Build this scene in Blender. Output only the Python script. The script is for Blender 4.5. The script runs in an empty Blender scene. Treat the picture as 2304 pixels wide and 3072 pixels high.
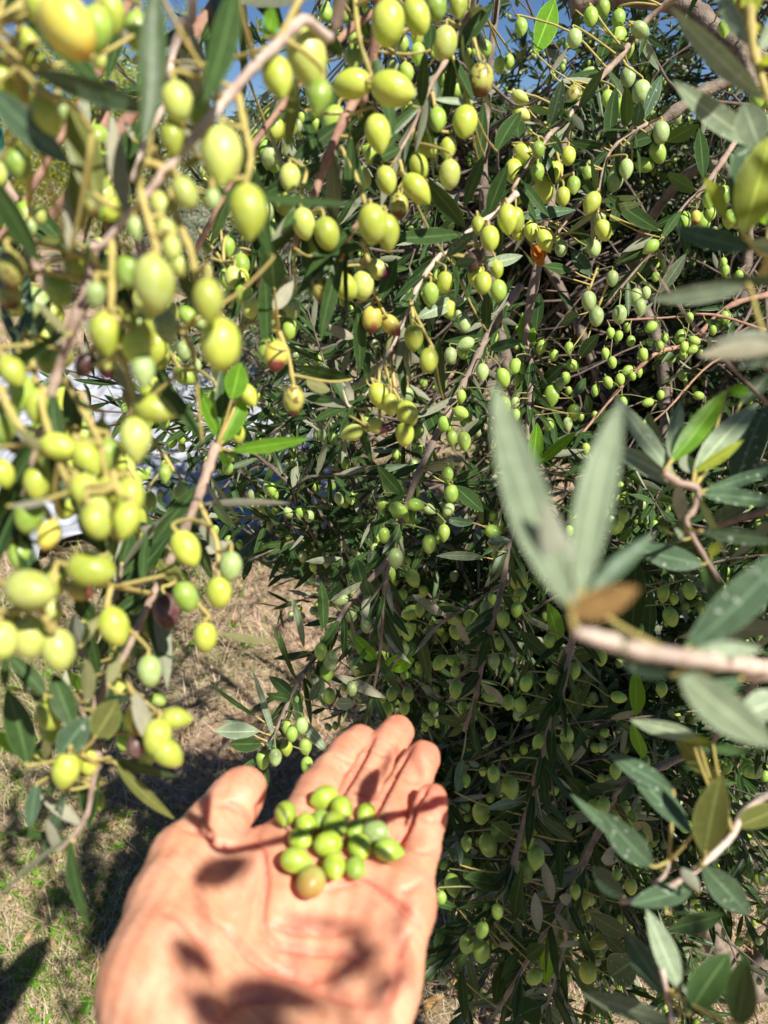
import bpy, math, random
import numpy as np
from mathutils import Vector, Quaternion, Matrix

# ------------------------------------------------------------------ camera, light, exposure
SC = bpy.context.scene
COL = SC.collection
CAMZ = 1.55
PITCH = math.radians(25)
FPX = 2310.0                       # focal length in pixels of the 2304 px wide photo
cam = bpy.data.cameras.new('camera')
cam.sensor_fit = 'HORIZONTAL'
cam.sensor_width = 36.0
cam.lens = 36.0 * FPX / 2304.0
cam.clip_start = 0.02
cam.clip_end = 2000
cam.dof.use_dof = True
cam.dof.focus_distance = 0.75
cam.dof.aperture_fstop = 13.5
cam_ob = bpy.data.objects.new('camera', cam)
cam_ob.location = (0, 0, CAMZ)
cam_ob.rotation_euler = (math.radians(90) - PITCH, 0, 0)
COL.objects.link(cam_ob)
SC.camera = cam_ob

SUN = Vector((0.44, -0.48, 0.76)).normalized()        # direction towards the sun
sun_el = math.asin(SUN.z)
sun_az = math.atan2(SUN.x, SUN.y)
w = bpy.data.worlds.new('World')
SC.world = w
w.use_nodes = True
nt = w.node_tree
nt.nodes.clear()
wo = nt.nodes.new('ShaderNodeOutputWorld')
wb = nt.nodes.new('ShaderNodeBackground')
ws = nt.nodes.new('ShaderNodeTexSky')
ws.sky_type = 'NISHITA'
ws.sun_disc = False
ws.sun_elevation = sun_el
ws.sun_rotation = sun_az
ws.altitude = 2500
ws.air_density = 0.85
ws.dust_density = 0.0
ws.ozone_density = 7.0
wb.inputs['Strength'].default_value = 0.052
nt.links.new(ws.outputs['Color'], wb.inputs['Color'])
nt.links.new(wb.outputs[0], wo.inputs['Surface'])

sl = bpy.data.lights.new('sun', 'SUN')
sl.energy = 5.0
sl.angle = math.radians(0.55)
sl.color = (1.0, 0.95, 0.86)
so = bpy.data.objects.new('sun', sl)
so.rotation_euler = SUN.to_track_quat('Z', 'Y').to_euler()
so.location = (3, -2, 5)
COL.objects.link(so)

SC.view_settings.view_transform = 'Standard'
SC.view_settings.look = 'None'
SC.view_settings.exposure = 0.7
SC.view_settings.gamma = 1.0
SC.render.engine = 'CYCLES'
SC.cycles.max_bounces = 8
SC.cycles.transparent_max_bounces = 8

rng = np.random.default_rng(7)
random.seed(7)
CP, SP = math.cos(PITCH), math.sin(PITCH)


def P(sx, sy, d):
    """source-photo pixel at camera depth d (metres) -> world point"""
    a = (sx - 1152) / FPX * d
    b = (1536 - sy) / FPX * d
    return Vector((a, CP * d + SP * b, CAMZ + CP * b - SP * d))


def pix(p):
    """world points (N,3) -> source pixel x, y, depth"""
    p = np.atleast_2d(np.asarray(p, float))
    y, z = p[:, 1], p[:, 2] - CAMZ
    d = CP * y - SP * z
    b = SP * y + CP * z
    dd = np.where(np.abs(d) < 1e-4, 1e-4, d)
    return 1152 + FPX * p[:, 0] / dd, 1536 - FPX * b / dd, d


# ------------------------------------------------------------------ materials
def new_mat(name):
    m = bpy.data.materials.new(name)
    m.use_nodes = True
    n = m.node_tree
    n.nodes.clear()
    out = n.nodes.new('ShaderNodeOutputMaterial')
    b = n.nodes.new('ShaderNodeBsdfPrincipled')
    n.links.new(b.outputs[0], out.inputs['Surface'])
    return m, n, b, out


def N(n, t, **kw):
    x = n.nodes.new(t)
    for k, v in kw.items():
        if k in x.inputs:
            x.inputs[k].default_value = v
        else:
            setattr(x, k, v)
    return x


def ramp(n, fac, stops):
    r = n.nodes.new('ShaderNodeValToRGB')
    e = r.color_ramp.elements
    while len(e) < len(stops):
        e.new(0.5)
    for i, (p, c) in enumerate(stops):
        e[i].position = p
        e[i].color = (*c, 1) if len(c) == 3 else c
    n.links.new(fac, r.inputs['Fac'])
    return r


def mix(n, fac, a, b, mode='MIX'):
    x = n.nodes.new('ShaderNodeMix')
    x.data_type = 'RGBA'
    x.blend_type = mode
    for sock, v in ((x.inputs[0], fac), (x.inputs[6], a), (x.inputs[7], b)):
        if isinstance(v, (int, float)):
            sock.default_value = v
        elif isinstance(v, tuple):
            sock.default_value = (*v, 1)
        else:
            n.links.new(v, sock)
    return x.outputs[2]


def bump(n, b, h, strength, dist):
    bp = N(n, 'ShaderNodeBump')
    bp.inputs['Strength'].default_value = strength
    bp.inputs['Distance'].default_value = dist
    n.links.new(h, bp.inputs['Height'])
    n.links.new(bp.outputs[0], b.inputs['Normal'])


def leaf_mat(name, topA, topB, under, trans, tfac=0.22, rough=0.38, spots=0.0):
    m, n, b, out = new_mat(name)
    geo = N(n, 'ShaderNodeNewGeometry')
    tc = N(n, 'ShaderNodeUVMap')
    sep = N(n, 'ShaderNodeSeparateXYZ')
    n.links.new(tc.outputs[0], sep.inputs[0])
    r = ramp(n, geo.outputs['Random Per Island'], [(0.0, topA), (1.0, topB)])
    nz = N(n, 'ShaderNodeTexNoise', Scale=260.0, Detail=3.0)
    tco = N(n, 'ShaderNodeTexCoord')
    n.links.new(tco.outputs['Object'], nz.inputs['Vector'])
    col = mix(n, 0.35, r.outputs[0], ramp(n, nz.outputs[0], [(0.3, (0.55, 0.55, 0.55)), (0.7, (1.5, 1.5, 1.5))]).outputs[0], 'MULTIPLY')
    # pale midrib, u = 0.5 is the rib
    sub = N(n, 'ShaderNodeMath', operation='SUBTRACT')
    sub.inputs[1].default_value = 0.5
    n.links.new(sep.outputs[0], sub.inputs[0])
    ab = N(n, 'ShaderNodeMath', operation='ABSOLUTE')
    n.links.new(sub.outputs[0], ab.inputs[0])
    rib = ramp(n, ab.outputs[0], [(0.0, (1, 1, 1)), (0.055, (0, 0, 0))])
    edge = ramp(n, ab.outputs[0], [(0.455, (0, 0, 0)), (0.5, (1, 1, 1))])
    col = mix(n, rib.outputs[0], col, tuple(min(1, 2.0 * c + .015) for c in topB))
    # yellow-green translucent rim
    col = mix(n, edge.outputs[0], col, tuple(min(1, 1.9 * c + .01) for c in topB))
    if spots:
        vz = N(n, 'ShaderNodeTexNoise', Scale=420.0, Detail=1.0)
        n.links.new(tco.outputs['Object'], vz.inputs['Vector'])
        sp = ramp(n, vz.outputs[0], [(0.66, (0, 0, 0)), (0.72, (spots, spots, spots))])
        col = mix(n, sp.outputs[0], col, (0.55, 0.58, 0.5))
    ucol = mix(n, rib.outputs[0], mix(n, 0.3, under, ramp(n, nz.outputs[0], [(0.3, (0.6, 0.6, 0.55)), (0.7, (1.3, 1.3, 1.3))]).outputs[0], 'MULTIPLY'), (0.42, 0.40, 0.24))
    fin = mix(n, geo.outputs['Backfacing'], col, ucol)
    n.links.new(fin, b.inputs['Base Color'])
    rr = N(n, 'ShaderNodeMix')
    rr.data_type = 'FLOAT'
    rr.inputs[2].default_value = rough
    rr.inputs[3].default_value = 0.75
    n.links.new(geo.outputs['Backfacing'], rr.inputs[0])
    n.links.new(rr.outputs[0], b.inputs['Roughness'])
    b.inputs['Specular IOR Level'].default_value = 0.2
    bump(n, b, nz.outputs[0], 0.25, 0.0006)
    tr = N(n, 'ShaderNodeBsdfTranslucent')
    tr.inputs[0].default_value = (*trans, 1)
    ms = N(n, 'ShaderNodeMixShader')
    ms.inputs[0].default_value = tfac
    n.links.new(b.outputs[0], ms.inputs[1])
    n.links.new(tr.outputs[0], ms.inputs[2])
    n.links.new(ms.outputs[0], out.inputs['Surface'])
    return m


M = {}
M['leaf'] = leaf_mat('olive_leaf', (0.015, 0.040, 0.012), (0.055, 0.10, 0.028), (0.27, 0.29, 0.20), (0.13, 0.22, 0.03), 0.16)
M['leaf_glare'] = leaf_mat('waxy_glare_leaf', (0.23, 0.29, 0.18), (0.28, 0.35, 0.22), (0.38, 0.40, 0.31), (0.2, 0.3, 0.1), 0.15, 0.5, 0.5)  # pale sage: waxy bloom plus sun glare painted into the leaf colour
M['leaf_blue'] = leaf_mat('dark_blueish_leaf', (0.055, 0.095, 0.05), (0.09, 0.145, 0.08), (0.25, 0.28, 0.22), (0.1, 0.2, 0.05), 0.12, 0.3, 0.6)
M['leaf_bright'] = leaf_mat('bright_backlit_leaf', (0.10, 0.24, 0.02), (0.16, 0.34, 0.03), (0.2, 0.34, 0.08), (0.32, 0.62, 0.03), 0.42)  # bright green of backlit leaves put into the base colour; weeds share it
M['leaf_yellow'] = leaf_mat('yellowing_leaf', (0.32, 0.38, 0.05), (0.36, 0.42, 0.06), (0.36, 0.36, 0.12), (0.6, 0.7, 0.04), 0.45)
M['leaf_brown'] = leaf_mat('dry_brown_leaf', (0.40, 0.24, 0.09), (0.46, 0.28, 0.10), (0.44, 0.30, 0.15), (0.5, 0.3, 0.1), 0.2, 0.6)
M['leaf_rust'] = leaf_mat('rusty_leaf', (0.42, 0.12, 0.01), (0.5, 0.16, 0.01), (0.4, 0.14, 0.04), (0.7, 0.25, 0.02), 0.4, 0.5)
M['leaf_under'] = leaf_mat('pale_leaf', (0.34, 0.33, 0.24), (0.42, 0.40, 0.31), (0.34, 0.33, 0.24), (0.3, 0.3, 0.12), 0.15, 0.7)
M['leaf_olive'] = leaf_mat('olive_brown_leaf', (0.13, 0.15, 0.04), (0.18, 0.20, 0.06), (0.28, 0.28, 0.13), (0.35, 0.38, 0.04), 0.3)
M['leaf_far'] = leaf_mat('far_leaf', (0.10, 0.13, 0.08), (0.22, 0.25, 0.17), (0.33, 0.35, 0.27), (0.2, 0.25, 0.06), 0.15, 0.6)
M['leaf_shrub'] = leaf_mat('shrub_leaf', (0.20, 0.24, 0.02), (0.36, 0.38, 0.04), (0.28, 0.32, 0.06), (0.5, 0.55, 0.05), 0.35, 0.6)


def olive_mat(name, base, base2, tipcol=None, tip0=0.62, tip1=0.8, bloom=0.25, speck=0.5, mot=0.0, motcol=(0.05, 0.02, 0.02)):
    """olive skin: mottled base, pale lenticels, waxy bloom, optional ripening tip"""
    m, n, b, out = new_mat(name)
    tc = N(n, 'ShaderNodeTexCoord')
    oi = N(n, 'ShaderNodeObjectInfo')
    add = N(n, 'ShaderNodeVectorMath', operation='ADD')
    n.links.new(tc.outputs['Object'], add.inputs[0])
    mul = N(n, 'ShaderNodeMath', operation='MULTIPLY')
    mul.inputs[1].default_value = 37.0
    n.links.new(oi.outputs['Random'], mul.inputs[0])
    n.links.new(mul.outputs[0], add.inputs[1])
    nz = N(n, 'ShaderNodeTexNoise', Scale=2.2, Detail=3.0)
    n.links.new(add.outputs[0], nz.inputs['Vector'])
    c = ramp(n, nz.outputs[0], [(0.35, base), (0.68, base2)]).outputs[0]
    # per-fruit brightness
    br = N(n, 'ShaderNodeMapRange')
    br.inputs[3].default_value = 0.78
    br.inputs[4].default_value = 1.18
    n.links.new(oi.outputs['Random'], br.inputs[0])
    c = mix(n, 1.0, c, br.outputs[0], 'MULTIPLY')
    # bloom
    bz = N(n, 'ShaderNodeTexNoise', Scale=5.0, Detail=5.0)
    n.links.new(add.outputs[0], bz.inputs['Vector'])
    bl = ramp(n, bz.outputs[0], [(0.42, (0, 0, 0)), (0.75, (bloom, bloom, bloom))])
    c = mix(n, bl.outputs[0], c, (0.50, 0.58, 0.40))
    # lenticels
    vo = N(n, 'ShaderNodeTexVoronoi', Scale=16.0)
    n.links.new(add.outputs[0], vo.inputs['Vector'])
    sp = ramp(n, vo.outputs['Distance'], [(0.08, (speck,) * 3), (0.2, (0, 0, 0))])
    c = mix(n, sp.outputs[0], c, (0.55, 0.62, 0.30))
    if tipcol:
        sep = N(n, 'ShaderNodeSeparateXYZ')
        n.links.new(tc.outputs['Object'], sep.inputs[0])
        a2 = N(n, 'ShaderNodeMath', operation='MULTIPLY_ADD')
        a2.inputs[1].default_value = -1.0
        n.links.new(sep.outputs[2], a2.inputs[0])
        mz = N(n, 'ShaderNodeMath', operation='MULTIPLY_ADD')
        mz.inputs[1].default_value = 0.5
        mz.inputs[2].default_value = -0.25
        n.links.new(nz.outputs[0], mz.inputs[0])
        n.links.new(mz.outputs[0], a2.inputs[2])
        tr = ramp(n, a2.outputs[0], [(tip0, (0, 0, 0)), (tip1, (1, 1, 1))])
        c = mix(n, tr.outputs[0], c, tipcol)
    if mot:
        mr = ramp(n, bz.outputs[0], [(0.52, (0, 0, 0)), (0.6, (mot,) * 3)])
        c = mix(n, mr.outputs[0], c, motcol)
    n.links.new(c, b.inputs['Base Color'])
    b.inputs['Roughness'].default_value = 0.36
    b.inputs['Specular IOR Level'].default_value = 0.45
    b.inputs['Subsurface Weight'].default_value = 0.25
    b.inputs['Subsurface Radius'].default_value = (0.5, 0.6, 0.15)
    b.inputs['Subsurface Scale'].default_value = 0.004
    bump(n, b, vo.outputs['Distance'], 0.06, 0.02)
    return m


M['o_sun'] = olive_mat('sunlit_olive', (0.39, 0.47, 0.045), (0.53, 0.57, 0.085), bloom=.2)  # yellow-green of sunlit fruit put into the base colour
M['o_pale'] = olive_mat('pale_olive', (0.46, 0.53, 0.09), (0.58, 0.61, 0.16), bloom=0.33)
M['o_gold'] = olive_mat('golden_olive', (0.60, 0.52, 0.06), (0.66, 0.60, 0.10), tipcol=(0.60, 0.36, 0.06), tip0=.8, tip1=1.05)
M['o_green'] = olive_mat('green_olive', (0.26, 0.42, 0.04), (0.38, 0.50, 0.08))
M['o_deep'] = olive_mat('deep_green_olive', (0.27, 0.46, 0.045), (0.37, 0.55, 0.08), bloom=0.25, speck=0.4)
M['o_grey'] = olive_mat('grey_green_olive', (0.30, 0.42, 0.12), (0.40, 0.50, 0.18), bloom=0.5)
M['o_tip'] = olive_mat('purple_tip_olive', (0.46, 0.50, 0.10), (0.55, 0.55, 0.15), tipcol=(0.10, 0.02, 0.04), tip0=.6, tip1=.78)
M['o_rust'] = olive_mat('reddening_olive', (0.52, 0.50, 0.07), (0.60, 0.46, 0.08), tipcol=(0.20, 0.05, 0.04), tip0=.62, tip1=.85)
M['o_dark'] = olive_mat('purple_olive', (0.06, 0.018, 0.022), (0.13, 0.045, 0.05), bloom=0.2, speck=0.2)
M['o_brown'] = olive_mat('bruised_olive', (0.36, 0.38, 0.07), (0.42, 0.40, 0.10), mot=0.9, motcol=(0.16, 0.06, 0.02), tipcol=(0.12, 0.05, 0.02), tip0=.72, tip1=.9)
M['o_hand'] = olive_mat('picked_olive', (0.29, 0.43, 0.02), (0.46, 0.56, 0.045), bloom=0.28, speck=0.6)
M['o_handb'] = olive_mat('picked_olive_brownish', (0.30, 0.32, 0.04), (0.38, 0.30, 0.06), bloom=0.3, tipcol=(0.36, 0.20, 0.05), tip0=.5, tip1=1.0)


def bark_mat(name, a, bb, scale=90.0, strength=0.5, dist=0.002, warp=1.0):
    m, n, b, out = new_mat(name)
    tc = N(n, 'ShaderNodeTexCoord')
    nz = N(n, 'ShaderNodeTexNoise', Scale=scale, Detail=6.0, Roughness=0.65)
    n.links.new(tc.outputs['Object'], nz.inputs['Vector'])
    n2 = N(n, 'ShaderNodeTexNoise', Scale=scale * 0.2, Detail=3.0)
    n.links.new(tc.outputs['Object'], n2.inputs['Vector'])
    c = ramp(n, nz.outputs[0], [(0.3, a), (0.7, bb)]).outputs[0]
    c = mix(n, 0.5, c, ramp(n, n2.outputs[0], [(0.35, (0.6, 0.58, 0.55)), (0.65, (1.3, 1.25, 1.2))]).outputs[0], 'MULTIPLY')
    n.links.new(c, b.inputs['Base Color'])
    b.inputs['Roughness'].default_value = 0.8
    bump(n, b, nz.outputs[0], strength, dist)
    return m


M['twig'] = bark_mat('twig_bark', (0.22, 0.15, 0.11), (0.50, 0.38, 0.30), 120, 0.9, 0.0015)
M['twig_red'] = bark_mat('young_twig_bark', (0.26, 0.13, 0.09), (0.44, 0.27, 0.19), 120, 0.8, 0.0014)
M['twig_pale'] = bark_mat('pale_twig_bark', (0.40, 0.28, 0.22), (0.72, 0.60, 0.52), 110, 0.9, 0.0016)
M['twig_grey'] = bark_mat('grey_twig_bark', (0.20, 0.15, 0.12), (0.36, 0.28, 0.23), 120, 0.6, 0.001)
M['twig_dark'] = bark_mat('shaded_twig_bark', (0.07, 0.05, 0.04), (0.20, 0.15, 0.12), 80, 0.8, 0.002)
M['bark'] = bark_mat('olive_bark', (0.10, 0.075, 0.055), (0.30, 0.24, 0.19), 45, 0.9, 0.006)
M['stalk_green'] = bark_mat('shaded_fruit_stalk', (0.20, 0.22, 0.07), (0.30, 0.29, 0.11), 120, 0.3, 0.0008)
M['stalk'] = bark_mat('fruit_stalk_green', (0.34, 0.31, 0.08), (0.54, 0.42, 0.15), 120, 0.3, 0.0008)


def skin_mat():
    m, n, b, out = new_mat('skin')
    tc = N(n, 'ShaderNodeTexCoord')
    at = N(n, 'ShaderNodeAttribute')
    at.attribute_name = 'redness'
    nz = N(n, 'ShaderNodeTexNoise', Scale=70.0, Detail=4.0)
    n.links.new(tc.outputs['Object'], nz.inputs['Vector'])
    n2 = N(n, 'ShaderNodeTexNoise', Scale=320.0, Detail=3.0)
    n.links.new(tc.outputs['Object'], n2.inputs['Vector'])
    c = ramp(n, nz.outputs[0], [(0.35, (0.68, 0.31, 0.18)), (0.65, (0.82, 0.43, 0.275))]).outputs[0]
    c = mix(n, at.outputs['Fac'], c, (0.72, 0.20, 0.14))
    c = mix(n, 0.25, c, ramp(n, n2.outputs[0], [(0.35, (0.8, 0.72, 0.7)), (0.65, (1.15, 1.12, 1.1))]).outputs[0], 'MULTIPLY')
    n.links.new(c, b.inputs['Base Color'])
    b.inputs['Roughness'].default_value = 0.48
    b.inputs['Specular IOR Level'].default_value = 0.4
    b.inputs['Subsurface Weight'].default_value = 0.5
    b.inputs['Subsurface Radius'].default_value = (1.0, 0.3, 0.15)
    b.inputs['Subsurface Scale'].default_value = 0.009
    vo = N(n, 'ShaderNodeTexVoronoi', Scale=900.0)
    vo.feature = 'DISTANCE_TO_EDGE'
    n.links.new(tc.outputs['Object'], vo.inputs['Vector'])
    mx = N(n, 'ShaderNodeMath', operation='ADD')
    n.links.new(vo.outputs['Distance'], mx.inputs[0])
    n.links.new(n2.outputs[0], mx.inputs[1])
    bump(n, b, mx.outputs[0], 0.25, 0.0006)
    return m


M['skin'] = skin_mat()


def ground_mat():
    m, n, b, out = new_mat('dry_ground')
    tc = N(n, 'ShaderNodeTexCoord')
    a = N(n, 'ShaderNodeTexNoise', Scale=1.3, Detail=5.0)
    c1 = N(n, 'ShaderNodeTexNoise', Scale=38.0, Detail=8.0, Roughness=0.7)
    for x in (a, c1):
        n.links.new(tc.outputs['Object'], x.inputs['Vector'])
    straw = ramp(n, c1.outputs[0], [(0.3, (0.17, 0.10, 0.06)), (0.5, (0.40, 0.27, 0.18)), (0.68, (0.60, 0.47, 0.33))]).outputs[0]
    green = ramp(n, c1.outputs[0], [(0.3, (0.05, 0.06, 0.02)), (0.65, (0.20, 0.24, 0.08))]).outputs[0]
    f = ramp(n, a.outputs[0], [(0.46, (0, 0, 0)), (0.6, (0.8, 0.8, 0.8))])
    c = mix(n, f.outputs[0], straw, green)
    n.links.new(c, b.inputs['Base Color'])
    b.inputs['Roughness'].default_value = 0.95
    bump(n, b, c1.outputs[0], 0.8, 0.02)
    return m


M['ground'] = ground_mat()


def blade_mat(name, cols, tfac=0.15):
    m, n, b, out = new_mat(name)
    geo = N(n, 'ShaderNodeNewGeometry')
    r = ramp(n, geo.outputs['Random Per Island'], [(i / (len(cols) - 1), c) for i, c in enumerate(cols)])
    n.links.new(r.outputs[0], b.inputs['Base Color'])
    b.inputs['Roughness'].default_value = 0.6
    tr = N(n, 'ShaderNodeBsdfTranslucent')
    n.links.new(r.outputs[0], tr.inputs[0])
    ms = N(n, 'ShaderNodeMixShader')
    ms.inputs[0].default_value = tfac
    n.links.new(b.outputs[0], ms.inputs[1])
    n.links.new(tr.outputs[0], ms.inputs[2])
    n.links.new(ms.outputs[0], out.inputs['Surface'])
    return m


M['straw'] = blade_mat('straw', [(0.36, 0.24, 0.15), (0.58, 0.43, 0.29), (0.72, 0.58, 0.42), (0.48, 0.36, 0.22)])
M['grass'] = blade_mat('grass', [(0.12, 0.21, 0.03), (0.22, 0.34, 0.06), (0.34, 0.44, 0.10), (0.17, 0.27, 0.05)], 0.3)


def simple_mat(name, c1, c2, scale, rough=0.7, bs=0.4, bd=0.01, detail=5.0):
    m, n, b, out = new_mat(name)
    tc = N(n, 'ShaderNodeTexCoord')
    a = N(n, 'ShaderNodeTexNoise', Scale=scale, Detail=detail)
    n.links.new(tc.outputs['Object'], a.inputs['Vector'])
    r = ramp(n, a.outputs[0], [(0.35, c1), (0.65, c2)])
    n.links.new(r.outputs[0], b.inputs['Base Color'])
    b.inputs['Roughness'].default_value = rough
    bump(n, b, a.outputs[0], bs, bd)
    return m


M['tarp'] = simple_mat('white_plastic', (0.34, 0.36, 0.41), (0.42, 0.44, 0.50), 6, 0.5, 0.3, 0.01)
M['teal'] = simple_mat('teal_cloth', (0.01, 0.11, 0.08), (0.015, 0.16, 0.11), 10, 0.6)
M['red'] = simple_mat('red_hose', (0.45, 0.04, 0.02), (0.6, 0.08, 0.05), 20, 0.5)
M['hill'] = simple_mat('scrub_hillside', (0.14, 0.13, 0.08), (0.34, 0.29, 0.21), 0.35, 0.95, 0.8, 0.3, 9.0)


# ------------------------------------------------------------------ mesh helpers
def raw_mesh(name, V, F, mat, uv=None, smooth=True):
    """V (n,3) array, F (m,k) int array (quads or triangles)"""
    V = np.asarray(V, np.float32)
    F = np.asarray(F, np.int32)
    me = bpy.data.meshes.new(name)
    me.vertices.add(len(V))
    me.vertices.foreach_set('co', V.ravel())
    k = F.shape[1]
    me.loops.add(F.size)
    me.loops.foreach_set('vertex_index', F.ravel())
    me.polygons.add(len(F))
    me.polygons.foreach_set('loop_start', np.arange(0, F.size, k, dtype=np.int32))
    me.polygons.foreach_set('loop_total', np.full(len(F), k, np.int32))
    me.polygons.foreach_set('use_smooth', np.full(len(F), smooth))
    if uv is not None:
        l = me.uv_layers.new(name='UVMap')
        l.data.foreach_set('uv', np.asarray(uv, np.float32)[F.ravel()].ravel())
    me.update(calc_edges=True)
    me.validate()
    if mat:
        for mm in (mat if isinstance(mat, (list, tuple)) else [mat]):
            me.materials.append(mm)
    return me


def link(name, me, parent=None, loc=(0, 0, 0)):
    o = bpy.data.objects.new(name, me)
    COL.objects.link(o)
    o.location = loc
    if parent is not None:
        o.parent = parent
        o.location = Vector(loc) - parent.location
    return o


def tag(o, label=None, cat=None, group=None, kind=None):
    if label:
        o['label'] = label
    if cat:
        o['category'] = cat
    if group:
        o['group'] = group
    if kind:
        o['kind'] = kind
    return o


def root(name, loc, label, cat, group=None):
    o = bpy.data.objects.new(name, None)
    o.empty_display_size = 0.02
    COL.objects.link(o)
    o.location = loc
    return tag(o, label, cat, group)


def catmull(pts, n=6):
    pts = [np.asarray(p, float) for p in pts]
    if len(pts) == 2:
        return np.array([pts[0] + (pts[1] - pts[0]) * t for t in np.linspace(0, 1, n + 1)])
    q = [2 * pts[0] - pts[1]] + pts + [2 * pts[-1] - pts[-2]]
    out = []
    for i in range(1, len(q) - 2):
        for j in range(n):
            t = j / n
            out.append(0.5 * ((2 * q[i]) + (-q[i - 1] + q[i + 1]) * t + (2 * q[i - 1] - 5 * q[i] + 4 * q[i + 1] - q[i + 2]) * t * t
                              + (-q[i - 1] + 3 * q[i] - 3 * q[i + 1] + q[i + 2]) * t ** 3))
    out.append(q[-2])
    return np.array(out)


def tube(path, r0, r1, seg=8, knob=0.0, every=5):
    """returns V,F for a tapering tube; knob swells the nodes"""
    path = np.asarray(path, float)
    n = len(path)
    tg = np.gradient(path, axis=0)
    tg /= np.linalg.norm(tg, axis=1)[:, None] + 1e-9
    ref = np.array([0.31, 0.17, 0.93])
    a = np.cross(tg, ref)
    a /= np.linalg.norm(a, axis=1)[:, None] + 1e-9
    b = np.cross(tg, a)
    th = np.linspace(0, 2 * np.pi, seg, endpoint=False)
    R = np.linspace(r0, r1, n) if np.isscalar(r0) else np.asarray(r0)
    if knob:
        k = np.array([1 + knob * (1 if (i % every == 0) else 0) for i in range(n)])
        R = R * k * (1 + 0.08 * np.sin(np.arange(n) * 1.7))
    V = path[:, None, :] + R[:, None, None] * (np.cos(th)[None, :, None] * a[:, None, :] + np.sin(th)[None, :, None] * b[:, None, :])
    V = V.reshape(-1, 3)
    F = []
    for i in range(n - 1):
        for j in range(seg):
            F.append((i * seg + j, i * seg + (j + 1) % seg, (i + 1) * seg + (j + 1) % seg, (i + 1) * seg + j))
    # caps as fans folded into quads
    V = np.vstack([V, path[0], path[-1]])
    c0, c1 = len(V) - 2, len(V) - 1
    for j in range(0, seg, 2):
        F.append((c0, (j + 2) % seg, (j + 1) % seg, j))
        e = (n - 1) * seg
        F.append((c1, e + j, e + (j + 1) % seg, e + (j + 2) % seg))
    return V, np.array(F)


def merge(parts):
    Vs, Fs, o = [], [], 0
    for V, F in parts:
        Vs.append(V)
        Fs.append(F + o)
        o += len(V)
    return np.vstack(Vs), np.vstack(Fs)


def unit(v):
    v = np.asarray(v, float)
    return v / (np.linalg.norm(v, axis=-1, keepdims=True) + 1e-12)


def leaves(B, D, Nn, L, W, fold, curl, rows=6, wave=0.0, sag=None):
    """many leaves at once -> V, F, UV"""
    B = np.atleast_2d(B)
    n = len(B)
    D = unit(np.atleast_2d(D))
    Nn = np.atleast_2d(Nn)
    Nn = unit(Nn - (Nn * D).sum(1)[:, None] * D)
    S = np.cross(D, Nn)
    t = np.linspace(0, 1, rows)
    wt = np.sin(np.pi * t ** 0.92) ** 0.78
    wt[0] = 0.10
    wt[-1] = 0.02
    u = np.array([-1, 0, 1.0])
    L = np.broadcast_to(L, (n,)); W = np.broadcast_to(W, (n,))
    fold = np.broadcast_to(fold, (n,)); curl = np.broadcast_to(curl, (n,))
    T = t[None, :, None]
    U = u[None, None, :]
    along = (T * L[:, None, None]) * np.ones((n, rows, 3))
    ph = rng.uniform(0, 6.28, n)[:, None, None]
    side = U * wt[None, :, None] * W[:, None, None] / 2 + 0 * T
    up = fold[:, None, None] * np.abs(U) * wt[None, :, None] * W[:, None, None] / 2 - curl[:, None, None] * L[:, None, None] * T ** 2 \
        + wave * W[:, None, None] * np.sin(T * 9 + ph) * U
    # sideways sweep, leaves are rarely straight
    sw = (rng.uniform(-0.10, 0.10, n)[:, None, None]) * L[:, None, None] * T ** 2
    V = B[:, None, None, :] + along[..., None] * D[:, None, None, :] + (side + sw)[..., None] * S[:, None, None, :] + up[..., None] * Nn[:, None, None, :]
    V = V.reshape(-1, 3)
    f = []
    for i in range(rows - 1):
        for j in range(2):
            f.append((i * 3 + j, i * 3 + j + 1, (i + 1) * 3 + j + 1, (i + 1) * 3 + j))
    f = np.array(f)
    F = (f[None] + (np.arange(n) * rows * 3)[:, None, None]).reshape(-1, 4)
    uv = np.stack(np.broadcast_arrays((U + 1) / 2 + 0 * T, T + 0 * U), -1).reshape(1, rows * 3, 2)
    UV = np.broadcast_to(uv, (n, rows * 3, 2)).reshape(-1, 2)
    return V, F, UV


def olive_geo(rings, seg, point=0.5, fat=0.36):
    """unit olive hanging from the origin to z=-1"""
    V = [(0, 0, 0)]
    for i in range(1, rings):
        ph = math.pi * i / rings
        t = (1 - math.cos(ph)) / 2
        r = fat * (math.sin(ph) ** 0.92)
        if t > 0.5:
            k = (t - 0.5) / 0.5
            r *= 1 - 0.22 * point * k ** 1.5
            if t > 0.9:
                r *= 1 - 0.10 * point
        else:
            r *= 1 + 0.03 * math.sin(t * 6)
        zz = -t - (0.03 * point * max(0, (t - .85) / .15))
        for j in range(seg):
            a = 2 * math.pi * j / seg
            V.append((r * math.cos(a), r * math.sin(a) * 0.97, zz))
    V.append((0, 0, -1 - 0.06 * point))
    F = []
    for j in range(seg):
        j2 = (j + 1) % seg
        F.append((0, 0, 1 + j, 1 + j2))
    for i in range(rings - 2):
        for j in range(seg):
            j2 = (j + 1) % seg
            a = 1 + i * seg
            F.append((a + j, a + seg + j, a + seg + j2, a + j2))
    e = 1 + (rings - 2) * seg
    for j in range(seg):
        F.append((e + j, len(V) - 1, len(V) - 1, e + (j + 1) % seg))
    return np.array(V, float), F


def olive_mesh(name, rings, seg, point, fat, mats):
    V, F = olive_geo(rings, seg, point, fat)
    F = [tuple(dict.fromkeys(f)) for f in F]
    me = bpy.data.meshes.new(name)
    me.from_pydata([tuple(v) for v in V], [], F)
    me.polygons.foreach_set('use_smooth', np.full(len(F), True))
    me.materials.append(mats)
    me.update()
    return me


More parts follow.
